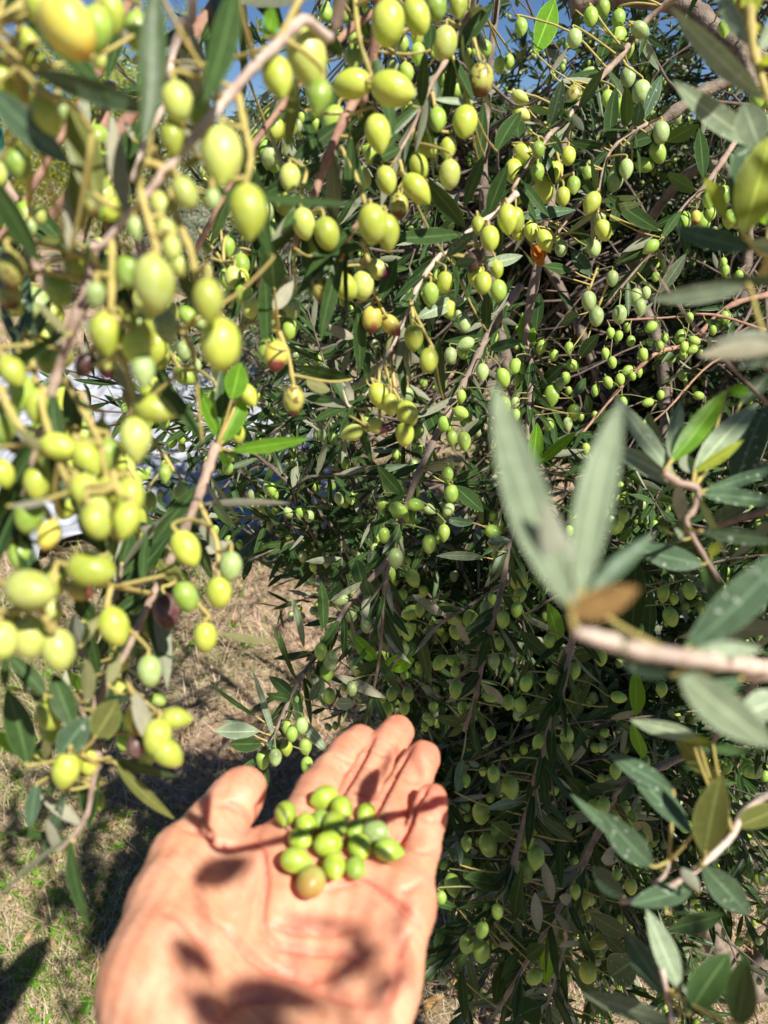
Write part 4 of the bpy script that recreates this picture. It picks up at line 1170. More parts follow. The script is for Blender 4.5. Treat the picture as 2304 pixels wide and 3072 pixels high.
# N2: right olives group
make_branch('twig with shaded green olives beside the broad yellow green leaf on the right',
    S('20', (1480, 860, .62), (1340, 1080, .62), (1220, 1240, .62), (1100, 1360, .62), (980, 1540, .62)) + S('21', (880, 0, .63), (600, 330, .64)),
    [('20', 1110, 1435, 140, 0, 'o_deep'), ('20', 1235, 1440, 130, 0, 'o_deep'), ('20', 1275, 1190, 110, 0, 'o_deep'), ('20', 1370, 1270, 130, 0, 'o_deep'), ('20', 1275, 1300, 110, 0, 'o_deep'),
     ('20', 1285, 1385, 90, 0, 'o_green'), ('20', 1410, 1420, 120, 0, 'o_deep'), ('20', 900, 1600, 115, -50, 'o_deep'), ('20', 1190, 1410, 90, 0, 'o_rust'),
     ('21', 498, 292, 130, 8, 'o_grey'), ('21', 547, 392, 130, 0, 'o_grey'), ('21', 697, 380, 125, 0, 'o_grey'), ('21', 650, 145, 105, 0, 'o_grey'), ('21', 868, 240, 85, 0, 'o_grey', .75),
     ('21', 800, 265, 110, 0, 'o_grey'), ('21', 830, 330, 110, 0, 'o_grey')],
    [('21', 960, 20, 630, 250, 130, 'leaf', 0), ('21', 520, 120, 370, -20, 90, 'leaf_blue', 0), ('21', 440, 380, 310, 430, 80, 'leaf', 0), ('21', 210, 60, 130, -60, 90, 'leaf_rust', 0),
     ('21', 390, 90, 210, 80, 70, 'leaf', 0), ('21', 380, 610, 560, 500, 10, 'leaf'), ('21', 440, 660, 550, 490, 80, 'leaf', 0), ('21', 960, 240, 1130, -20, 75, 'leaf_glare', 0)],
    0.0026, GM, twig='twig', stalk_mat='stalk_green', stalks=[S('21', (560, 60, .63), (500, 220, .63)), S('21', (620, 180, .63), (560, 330, .63))], proc=26)

# J: the branch through the centre
J_ol = [('12', 905, 300, 135, 0), ('12', 857, 408, 125, -5), ('12', 770, 310, 125, 0), ('12', 1122, 207, 125, 0), ('12', 1217, 135, 115, 0), ('12', 1018, 430, 125, 22), ('12', 545, 567, 110, -80, 'o_grey'),
        ('12', 617, 665, 105, 0, 'o_grey'), ('12', 715, 732, 105, 0, 'o_grey'), ('12', 420, 905, 115, 0), ('12', 480, 960, 130, 0), ('12', 458, 1040, 125, 0), ('12', 262, 1220, 115, 0),
        ('12', 475, 1192, 110, 0), ('12', 657, 1005, 125, 5), ('12', 622, 1152, 90, 0), ('12', 297, 1385, 115, 0), ('12', 205, 1400, 115, 0), ('12', 232, 1440, 105, 0), ('12', 197, 1530, 115, 0, 'o_sun'),
        ('12', 45, 1605, 130, 0), ('12', 125, 1590, 115, 0), ('12', 320, 1520, 115, 0), ('12', 330, 1640, 110, 0), ('12', 930, 5, 115, 75), ('12', 1000, 35, 105, 0), ('12', 920, 185, 100, 0), ('12', 830, 150, 105, 0),
        ('11', 1350, 440, 115, 0, 'o_grey'), ('11', 1358, 570, 120, -65, 'o_grey'), ('11', 1260, 645, 110, 0, 'o_grey'), ('11', 1468, 752, 115, 0), ('11', 1600, 790, 130, 18), ('11', 1605, 972, 125, 0),
        ('11', 1327, 1015, 105, 60), ('11', 1217, 1088, 105, 0), ('11', 1270, 1180, 100, 0, 'o_green'), ('11', 1350, 1200, 125, 5), ('11', 1240, 1420, 110, 0), ('11', 1265, 1542, 120, 0), ('11', 1025, 1525, 105, 0),
        ('11', 1035, 1612, 115, 80), ('11', 920, 1640, 120, 75), ('11', 820, 1610, 100, 0), ('11', 1195, 835, 105, 0), ('11', 1120, 1640, 100, 60), ('11', 1330, 910, 90, 0), ('11', 1085, 820, 70, 0, 'o_green', .9)]
make_branch('long brown branch running down the centre to just above the fingertips, olives in shade',
    [(1560, 860, .68)] + S('11', (1659, 280, .67), (1500, 520, .66), (1390, 745, .65), (1260, 980, .64), (1140, 1220, .63), (1030, 1460, .62)) +
    S('12', (930, 80, .61), (850, 310, .60), (620, 570, .60), (480, 800, .59), (370, 960, .59), (260, 1130, .58), (110, 1450, .58), (-30, 1650, .58)),
    J_ol,
    [('11', 1420, 765, 1445, 480, 130, 'leaf', 0), ('11', 1190, 1200, 1105, 950, 90, 'leaf', 0), ('11', 1100, 1395, 1305, 1330, 85, 'leaf_under', 1), ('11', 1290, 1490, 1470, 1659, 100, 'leaf', 0),
     ('11', 950, 1550, 770, 1370, 80, 'leaf', 0), ('11', 1510, 600, 1720, 570, 75, 'leaf', 0), ('12', 840, 1205, 505, 1025, 75, 'leaf_under', 1), ('12', 440, 770, 430, 445, 85, 'leaf', 0),
     ('12', 470, 580, 560, 460, 60, 'leaf', 0), ('12', 780, 980, 625, 770, 110, 'leaf_bright', 0), ('12', 790, 1040, 660, 890, 90, 'leaf', 0), ('12', 310, 880, 265, 520, 45, 'leaf_glare', 0),
     ('12', 250, 1210, 100, 1050, 80, 'leaf', 0), ('12', 360, 1220, 440, 1070, 90, 'leaf_blue', 0), ('12', 460, 1560, 250, 1280, 70, 'leaf_glare', 0), ('12', 230, 1215, 60, 1190, 50, 'leaf', 0),
     ('12', 120, 1480, 0, 1010, 45, 'leaf_glare', 0), ('12', 170, 1540, 60, 1490, 90, 'leaf_blue', 0), ('12', 640, 1240, 510, 1250, 80, 'leaf_glare', 0), ('12', 240, 1070, 130, 760, 30, 'leaf', 0),
     ('12', 270, 1100, 80, 730, 30, 'leaf', 0), ('12', 700, 480, 640, 310, 110, 'leaf', 0), ('12', 740, 540, 690, 420, 90, 'leaf', 0), ('12', -20, 1440, -210, 1330, 60, 'leaf_glare', 0),
     ('12', 20, 1420, -270, 1440, 110, 'leaf_glare', 0), ('12', 40, 1500, -180, 1510, 100, 'leaf', 0), ('12', 10, 1330, -310, 1140, 30, 'leaf', 0)],
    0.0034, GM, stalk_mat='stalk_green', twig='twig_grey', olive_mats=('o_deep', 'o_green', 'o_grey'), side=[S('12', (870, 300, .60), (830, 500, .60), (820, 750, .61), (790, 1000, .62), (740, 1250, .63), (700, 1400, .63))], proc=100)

# K: right of centre hanging branch
K_ol = [('21', 55, 822, 115, 15), ('21', 255, 908, 145, -5), ('21', 100, 902, 105, 0), ('21', 20, 715, 105), ('21', 190, 590, 95), ('21', 270, 642, 80), ('21', 370, 598, 85), ('21', 392, 708, 90, 60),
        ('21', 347, 790, 85), ('21', 310, 830, 90), ('21', 240, 1090, 90), ('21', 400, 1015, 110), ('21', 360, 1090, 90), ('21', 75, 740, 80), ('21', 20, 950, 75), ('21', 25, 1030, 80),
        ('12', 1002, 652, 125, -65, 'o_green'), ('12', 1062, 632, 100, 0, 'o_green'), ('12', 930, 748, 110, 0, 'o_green'), ('12', 985, 775, 120, 0, 'o_green'), ('12', 1285, 692, 110, 70, 'o_green'),
        ('12', 1390, 692, 130, 0, 'o_green'), ('12', 1295, 775, 110), ('12', 1192, 975, 115, -40, 'o_green'), ('12', 1280, 965, 105, 75, 'o_green'), ('12', 1602, 698, 115, 0), ('12', 1578, 855, 85, 0, 'o_green'),
        ('12', 1540, 965, 115), ('12', 1632, 990, 95), ('12', 1522, 1192, 115, 75), ('12', 1292, 1150, 115), ('12', 1412, 1290, 115), ('12', 1345, 1275, 100), ('12', 1375, 1345, 105), ('12', 1635, 1232, 100),
        ('12', 985, 1182, 105), ('12', 880, 1180, 95), ('12', 845, 1285, 115, -20), ('12', 962, 1270, 95), ('12', 1095, 1392, 65), ('12', 1380, 780, 100), ('12', 1350, 940, 90), ('12', 1290, 1030, 80), ('12', 810, 1210, 90),
        ('12', 960, 890, 90), ('12', 1490, 620, 110), ('12', 1530, 560, 80), ('12', 1520, 1440, 100), ('12', 1560, 280, 90), ('12', 1540, 370, 80), ('12', 1540, 130, 120, 60), ('12', 760, 1420, 80),
        ('22', 45, 440, 145, -12, 'o_sun'), ('22', 50, 540, 115, -20, 'o_green'), ('22', 32, 632, 105), ('22', 680, 90, 120, -25, 'o_green'), ('22', 722, 22, 90, 0, 'o_green'), ('22', 812, 765, 115, 0, 'o_deep'),
        ('22', 980, 530, 115, 0, 'o_deep'), ('22', 1150, 510, 115, 0, 'o_deep'), ('22', 1028, 680, 135, 20, 'o_deep'), ('22', 575, 940, 115, 0, 'o_deep'), ('22', 970, 1150, 105, 0, 'o_deep'), ('22', 690, 1200, 105, 80, 'o_deep')]
make_branch('grey branch right of centre behind the large blurred leaves, loaded with shaded green olives',
    S('21', (105, 380, .70), (118, 650, .70), (120, 850, .69), (110, 1080, .68), (95, 1290, .67)) + S('12', (1640, 200, .66), (1600, 450, .66), (1540, 700, .65), (1480, 890, .65), (1430, 1180, .65), (1350, 1420, .66)),
    K_ol,
    [('21', 105, 650, 95, 365, 110, 'leaf_bright', 0), ('21', 150, 500, 200, 225, 90, 'leaf', 0), ('21', 135, 1360, 170, 1080, 100, 'leaf_bright', 0), ('21', 150, 1360, 425, 1140, 75, 'leaf_bright', 0),
     ('21', 130, 1345, 20, 1180, 50, 'leaf_bright', 0), ('21', 170, 860, 330, 700, 90, 'leaf', 0), ('21', 380, 920, 500, 800, 60, 'leaf', 0), ('21', 500, 1020, 480, 900, 60, 'leaf', 0),
     ('22', 315, 880, 240, 570, 115, 'leaf_bright', 0, .64), ('22', 235, 940, 50, 760, 100, 'leaf', 0, .64), ('22', 335, 940, 570, 900, 110, 'leaf', 0, .64), ('12', 1490, 295, 1165, 255, 60, 'leaf_glare', 0),
     ('12', 1225, 665, 1020, 565, 70, 'leaf_under', 1), ('12', 1395, 1025, 1530, 865, 95, 'leaf_under', 1), ('12', 830, 990, 1030, 985, 120, 'leaf_bright', 0), ('12', 1500, 200, 1640, 160, 70, 'leaf_glare', 0, .6),
     ('12', 1390, 1160, 1230, 1085, 60, 'leaf_under', 1), ('12', 1330, 1370, 1180, 1320, 75, 'leaf', 0), ('12', 1050, 740, 1110, 1130, 80, 'leaf', 0), ('12', 1610, 1260, 1480, 1090, 65, 'leaf_under', 1),
     ('12', 1390, 890, 1280, 690, 50, 'leaf_under', 1), ('12', 1410, 70, 1210, 60, 60, 'leaf_blue', 0), ('22', 880, 850, 930, 500, 90, 'leaf', 0, .62), ('22', 350, 1310, 550, 1020, 90, 'leaf', 0, .62),
     ('22', 610, 1260, 580, 1090, 60, 'leaf', 0, .62), ('22', 800, 1320, 820, 1040, 110, 'leaf_bright', 0, .5), ('22', 840, 1590, 830, 1380, 100, 'leaf_bright', 0, .5)],
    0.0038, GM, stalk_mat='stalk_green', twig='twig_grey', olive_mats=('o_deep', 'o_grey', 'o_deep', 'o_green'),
    side=[S('12', (1660, 450, .74), (1540, 510, .74), (1200, 720, .73), (1110, 790, .73), (900, 970, .72), (700, 1200, .72)), S('22', (390, 760, .6), (370, 900, .6), (300, 1200, .6))], proc=120, lead=[(.17, .78, 1.60)])

# K2: small olives deeper at the right
make_branch('thin reddish shoots at the right with many small olives, above the upright blurred leaf',
    S('21', (1659, 250, .95), (1400, 330, .94), (1150, 560, .93), (920, 640, .92), (700, 860, .92), (420, 1190, .90)),
    [('21', 770, 552, 75, 0), ('21', 745, 745, 85, -50), ('21', 820, 750, 75), ('21', 605, 630, 75), ('21', 622, 820, 85, 25), ('21', 540, 872, 80), ('21', 880, 950, 80, -75), ('21', 963, 900, 62), ('21', 1210, 906, 78, 80),
     ('21', 1090, 522, 95, -20), ('21', 960, 582, 65), ('21', 990, 530, 65), ('21', 1030, 655, 85), ('21', 970, 640, 75), ('21', 1168, 608, 80, -60), ('21', 1180, 550, 80, 70), ('21', 900, 460, 85, -50),
     ('21', 745, 462, 65), ('21', 700, 800, 80), ('21', 1110, 640, 70), ('21', 1115, 590, 75), ('21', 650, 690, 80), ('21', 850, 640, 90), ('21', 1380, 95, 80), ('21', 1105, 775, 75), ('21', 640, 500, 75), ('21', 690, 520, 75),
     ('21', 780, 780, 60), ('21', 720, 950, 80), ('21', 1150, 400, 70), ('21', 930, 50, 70), ('21', 930, 135, 65), ('21', 1470, 130, 80), ('21', 1380, 400, 90), ('21', 1370, 40, 60), ('21', 1300, 480, 70), ('21', 860, 1110, 90)],
    [('21', 1250, 410, 1420, 480, 60, 'leaf', 0), ('21', 830, 560, 960, 540, 50, 'leaf', 0)],
    0.0036, GM, stalk_mat='stalk_green', twig='twig_red', olive_mats=('o_deep', 'o_green'), side=[S('21', (1659, 560, .95), (1300, 690, .95), (1000, 1000, .94), (800, 1160, .93)), S('21', (1640, 480, .92), (1300, 380, .9), (1000, 400, .9), (620, 420, .9))], proc=110, proc_len=(.03, .045))

# L, M: lower right, right of the hand
make_branch('branch hanging just right of the little finger with large green olives',
    S('22', (400, 760, .56), (370, 930, .56), (300, 1230, .55), (170, 1659, .54)) + S('L', (640, 200, .54), (600, 310, .54), (510, 640, .54), (430, 880, .54), (200, 1110, .54), (40, 1280, .54)),
    [('L', 500, 125, 160, 12, 'o_green'), ('L', 310, 290, 150, 0), ('L', 355, 500, 155, 15, 'o_green'), ('L', 215, 490, 100), ('L', 125, 757, 150, 10), ('L', 50, 840, 95), ('L', 665, 580, 155, -6), ('L', 592, 665, 155, 8),
     ('L', 605, 470, 130), ('L', 655, 1350, 125, -45, 'o_green'), ('L', 310, 1190, 140, 0, 'o_green'), ('L', 215, 1140, 125), ('L', 315, 1050, 115), ('L', 415, 930, 100, 0, 'o_green'), ('L', 340, 890, 80), ('L', 390, 40, 110),
     ('22', 265, 1068, 115), ('22', 90, 1112, 105), ('22', 55, 1248, 100), ('22', 355, 1545, 125, 0, 'o_green'), ('22', 355, 1455, 115), ('22', 180, 1500, 130), ('22', 250, 1570, 100), ('22', 400, 1030, 115), ('22', 240, 835, 95), ('L', 210, 80, 90)],
    [('L', 680, 1065, 670, 800, 75, 'leaf_under', 1), ('L', 735, 1405, 765, 1050, 110, 'leaf_bright', 0), ('L', 920, 475, 680, 345, 70, 'leaf', 0), ('L', 590, 215, 335, 240, 60, 'leaf_glare', 0), ('L', 770, 560, 620, 430, 60, 'leaf_under', 1),
     ('L', 180, 630, 150, 460, 50, 'leaf_blue', 0), ('L', 770, 870, 720, 600, 75, 'leaf_under', 1), ('L', 890, 1060, 780, 950, 50, 'leaf_under', 1), ('L', 160, 910, -20, 850, 60, 'leaf', 0), ('L', 440, 870, 150, 880, 50, 'leaf', 0),
     ('L', 420, 1150, 520, 1160, 45, 'leaf_under', 1), ('L', 200, 1090, 400, 900, 70, 'leaf_glare', 0), ('L', 20, 1200, 120, 990, 110, 'leaf', 0), ('L', 380, 20, 430, 190, 90, 'leaf', 0), ('L', 150, 160, 200, -60, 90, 'leaf_glare', 0),
     ('L', 220, 1230, 300, 1500, 60, 'leaf', 0), ('L', 180, 1300, 210, 1659, 70, 'leaf', 0), ('L', 130, 1420, 280, 1430, 90, 'leaf', 0), ('L', 400, 1540, 420, 1240, 80, 'leaf', 0), ('L', 520, 1000, 560, 640, 90, 'leaf', 0),
     ('L', 500, 450, 370, 380, 130, 'leaf', 0), ('L', 450, 760, 210, 730, 120, 'leaf', 0), ('L', 830, 780, 800, 420, 60, 'leaf', 0), ('L', 600, 1230, 720, 1140, 90, 'leaf', 0), ('L', 560, 1190, 420, 1350, 60, 'leaf', 0)],
    0.0029, GM, stalk_mat='stalk_green', twig='twig_grey', olive_mats=('o_deep', 'o_green'), proc=90)
make_branch('branch at the lower right with glossy yellow green olives over dry grass',
    S('22', (1180, 1550, .60), (950, 1659, .59)) + S('L', (1210, 130, .58), (1130, 290, .58), (960, 650, .57), (880, 800, .57), (760, 1010, .56), (560, 1330, .56), (430, 1560, .56)),
    [('L', 1040, 172, 150, -85, 'o_green'), ('L', 1105, 245, 120), ('L', 1038, 255, 110), ('L', 1227, 262, 140, 15, 'o_green'), ('L', 960, 850, 150, 0, 'o_sun'), ('L', 1280, 767, 105, 0, 'o_sun'), ('L', 988, 955, 105, 0, 'o_green'),
     ('L', 1068, 1130, 125, -65, 'o_sun'), ('L', 1000, 1322, 150, -4, 'o_sun'), ('L', 920, 800, 100, 0, 'o_green'), ('L', 1350, 470, 110, 0, 'o_deep'), ('L', 890, 350, 80, 0, 'o_green'), ('L', 1290, 320, 90, 0, 'o_deep'), ('L', 1190, 690, 80), ('L', 1180, 20, 110),
     ('22', 860, 1620, 100, 0)],
    [('L', 1250, 1080, 1000, 960, 110, 'leaf', 0), ('L', 1245, 1205, 1080, 1070, 80, 'leaf', 0), ('L', 1040, 1330, 980, 1050, 70, 'leaf', 0), ('L', 1130, 1630, 900, 1230, 90, 'leaf', 0), ('L', 920, 890, 830, 810, 70, 'leaf_under', 1),
     ('L', 1420, 480, 1330, 330, 100, 'leaf_olive', 1), ('L', 1200, 870, 1010, 760, 110, 'leaf', 0), ('L', 960, 1140, 830, 1130, 40, 'leaf_under', 1), ('L', 930, 1090, 870, 960, 60, 'leaf_under', 1), ('L', 1080, 900, 1130, 760, 40, 'leaf_blue', 0),
     ('L', 1150, 1350, 1330, 1230, 190, 'leaf_blue', 0), ('L', 560, 1600, 690, 1530, 160, 'leaf', 0), ('L', 900, 1220, 780, 1170, 80, 'leaf', 0), ('L', 1220, 590, 1090, 540, 110, 'leaf_under', 1), ('L', 740, 1540, 840, 1659, 90, 'leaf_blue', 0),
     ('L', 1000, 120, 1180, 150, 60, 'leaf', 0), ('L', 1010, 210, 860, 60, 90, 'leaf', 0)],
    0.0029, GM, stalk_mat='stalk_green', twig='twig', olive_mats=('o_deep', 'o_green'), stalks=[S('L', (880, 830, .57), (950, 1050, .57), (985, 1250, .57)), S('L', (950, 640, .57), (940, 780, .57))],
    side=[S('L', (760, 1010, .56), (860, 1100, .6), (780, 1400, .6), (735, 1540, .6))], proc=80)

# ------------------------------------------------------------------ blurred shoots on the right
make_branch('heavily blurred shoot with two long upright grey green leaves and a dry brown leaf',
    S('22', (1900, 1030, 0.205), (1659, 1010, 0.188), (1400, 980, 0.165), (1100, 940, 0.145), (850, 900, 0.133), (600, 830, 0.1252), (420, 770, 0.1252)),
    [], [('22', 390, 640, -262, -780, 285, 'leaf_glare', 0, 0.1252), ('22', 430, 640, 130, -60, 190, 'leaf_glare', 1, 0.1291), ('22', 440, 560, 580, -760, 240, 'leaf_glare', 0, 0.1252), ('22', 380, 660, 830, 520, 190, 'leaf_brown', 0, 0.1252),
         ('22', 470, 560, 900, 130, 120, 'leaf_blue', 0, 0.1572), ('22', 560, 780, 760, 880, 130, 'leaf_glare', 0, 0.1291), ('22', 1120, 900, 1900, 260, 240, 'leaf_blue', 0, 0.18), ('22', 1180, 900, 1620, 880, 110, 'leaf_glare', 0, 0.16),
         ('22', 1080, 1010, 1640, 1580, 250, 'leaf_glare', 0, 0.155), ('22', 1780, 1200, 1480, 1330, 190, 'leaf_glare', 0, 0.20), ('22', 1480, 1080, 1250, 1100, 150, 'leaf_blue', 0, 0.175), ('22', 1050, 1060, 700, 960, 120, 'leaf_blue', 0, 0.1747)],
    0.0023, GR, twig='twig_pale', lead=[(.30, .22, 1.40)], knob=.18)
make_branch('blurred shoot in the top right corner with long pale leaves',
    S('20', (1530, -120, .26), (1540, 60, .255), (1560, 300, .25), (1620, 520, .245), (1680, 700, .24)),
    [], [('20', 1640, 650, 990, 100, 130, 'leaf_glare', 0), ('20', 1540, 290, 1310, -60, 100, 'leaf_glare', 0), ('20', 1550, 120, 1570, -100, 120, 'leaf_yellow', 0), ('20', 1600, 330, 1760, 60, 110, 'leaf_glare', 0),
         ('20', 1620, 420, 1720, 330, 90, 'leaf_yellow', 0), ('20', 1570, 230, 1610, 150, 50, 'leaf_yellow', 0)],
    0.0022, GR, twig='stalk', lead=[(.12, .2, 1.72)])
make_branch('blurred shoot at the upper right edge with one broad yellow green leaf',
    S('20', (1820, 1700, 0.260), (1659, 1659, 0.260), (1540, 1560, 0.260), (1500, 1480, 0.260)),
    [], [('20', 1600, 940, 1000, 590, 145, 'leaf_glare', 0, 0.274), ('20', 1600, 960, 1515, 660, 200, 'leaf_glare', 0, 0.260), ('20', 1490, 1500, 1560, 860, 200, 'leaf_blue', 0, 0.267), ('20', 1490, 1510, 1720, 880, 270, 'leaf_yellow', 0, 0.253),
         ('20', 1380, 1420, 1290, 1130, 90, 'leaf_yellow', 0, .26), ('20', 1560, 1620, 1030, 1500, 150, 'leaf_blue', 0, 0.260), ('20', 1540, 1580, 1900, 1600, 130, 'leaf_glare', 0, 0.260), ('20', 1660, 1390, 1580, 1400, 120, 'leaf_bright', 0, .3)],
    0.0018, GR, twig='stalk', lead='sun')
make_branch('blurred shoot with whitish level leaves at the middle of the right edge',
    S('21', (1900, 560, .20), (1760, 560, .20), (1659, 580, .20)),
    [], [('21', 1540, 190, 890, 320, 120, 'leaf_glare', 0, .2), ('21', 1740, 150, 1240, 170, 90, 'leaf_blue', 0, .2), ('21', 1740, 540, 1310, 530, 110, 'leaf_glare', 1, .19), ('21', 1760, 600, 1195, 610, 120, 'leaf_under', 1, .19),
         ('21', 1760, 680, 1480, 690, 80, 'leaf_glare', 0, .19)],
    0.0016, GR, twig='twig', side=[S('21', (1659, 960, .34), (1350, 640, .34), (1100, 350, .34), (900, 60, .34))], lead='sun')
make_branch('rosette of narrow grey green leaves at the right with one bright green leaf',
    S('21', (980, 1400, .30), (1080, 1470, .30), (1200, 1510, .30), (1180, 1640, .30)) + S('22', (1130, 70, .30), (1230, 260, .30), (1350, 450, .30)),
    [], [('21', 1050, 1420, 640, 920, 125, 'leaf_glare', 0), ('21', 1120, 1500, 630, 1190, 130, 'leaf_glare', 0), ('21', 1030, 1340, 1400, 890, 140, 'leaf_bright', 0), ('21', 1030, 1320, 1090, 940, 100, 'leaf_glare', 0),
         ('21', 1180, 1400, 1570, 920, 150, 'leaf_glare', 0), ('21', 1180, 1400, 1520, 1220, 70, 'leaf_yellow', 0), ('21', 1190, 1410, 1090, 1280, 110, 'leaf_glare', 1), ('21', 1080, 1480, 1090, 1750, 90, 'leaf_glare', 1),
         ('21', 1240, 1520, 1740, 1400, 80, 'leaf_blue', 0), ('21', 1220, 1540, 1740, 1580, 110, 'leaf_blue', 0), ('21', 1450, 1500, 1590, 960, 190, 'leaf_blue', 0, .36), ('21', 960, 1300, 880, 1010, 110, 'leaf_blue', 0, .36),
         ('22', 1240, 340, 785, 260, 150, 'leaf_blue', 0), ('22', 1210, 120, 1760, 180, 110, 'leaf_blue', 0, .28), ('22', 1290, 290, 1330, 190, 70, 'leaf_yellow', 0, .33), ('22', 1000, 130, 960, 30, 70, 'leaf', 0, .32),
         ('21', 1400, 860, 1530, 900, 90, 'leaf_bright', 0, .34), ('21', 1480, 960, 1690, 760, 110, 'leaf', 0, .34), ('22', 1120, 180, 1060, 120, 40, 'leaf_glare', 0)],
    0.0017, GR, twig='twig', proc=3)
make_branch('dark leafed shoot in the lower right corner, its pale stem end pointing left',
    S('L', (2300, 120, .29), (1900, 480, .285), (1659, 690, .28), (1440, 810, .28), (1210, 870, .28)),
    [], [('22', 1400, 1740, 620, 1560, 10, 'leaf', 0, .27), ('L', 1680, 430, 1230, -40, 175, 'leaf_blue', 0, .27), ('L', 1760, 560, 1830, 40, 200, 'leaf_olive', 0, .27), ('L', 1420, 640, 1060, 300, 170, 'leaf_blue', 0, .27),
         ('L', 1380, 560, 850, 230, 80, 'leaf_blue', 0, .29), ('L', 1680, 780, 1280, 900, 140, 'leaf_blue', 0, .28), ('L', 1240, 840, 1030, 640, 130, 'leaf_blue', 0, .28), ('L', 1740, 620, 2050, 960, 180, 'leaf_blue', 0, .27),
         ('L', 1960, 380, 2300, 260, 150, 'leaf_olive', 0, .29), ('L', 1520, 940, 1900, 930, 10, 'leaf', 0), ('L', 1530, 1040, 1890, 960, 130, 'leaf', 0, .36), ('L', 1600, 1430, 1380, 930, 150, 'leaf_glare', 0, .26),
         ('L', 1520, 1480, 1240, 1060, 170, 'leaf_blue', 0, .26), ('L', 1560, 1659, 955, 1470, 150, 'leaf_glare', 0, .27), ('L', 1650, 1600, 1900, 1180, 200, 'leaf', 0, .25), ('L', 1960, 1659, 2080, 1250, 190, 'leaf', 0, .24),
         ('L', 1500, 1480, 1480, 1400, 60, 'leaf_yellow', 0, .26), ('L', 1720, 800, 1620, 640, 80, 'leaf_glare', 1, .27), ('22', 1200, 1460, 760, 1350, 110, 'leaf_glare', 0, .28), ('22', 1300, 1500, 1060, 1440, 60, 'leaf_yellow', 0, .28),
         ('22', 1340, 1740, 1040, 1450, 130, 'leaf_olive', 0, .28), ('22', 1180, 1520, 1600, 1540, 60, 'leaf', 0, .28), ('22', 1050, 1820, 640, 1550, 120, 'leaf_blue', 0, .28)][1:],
    0.0018, GR, twig='twig_pale', side=[S('L', (1480, 1300, .26), (1530, 1540, .26), (1560, 1750, .26)), S('L', (1430, 760, .28), (1500, 690, .28), (1530, 600, .28))], lead='sun')


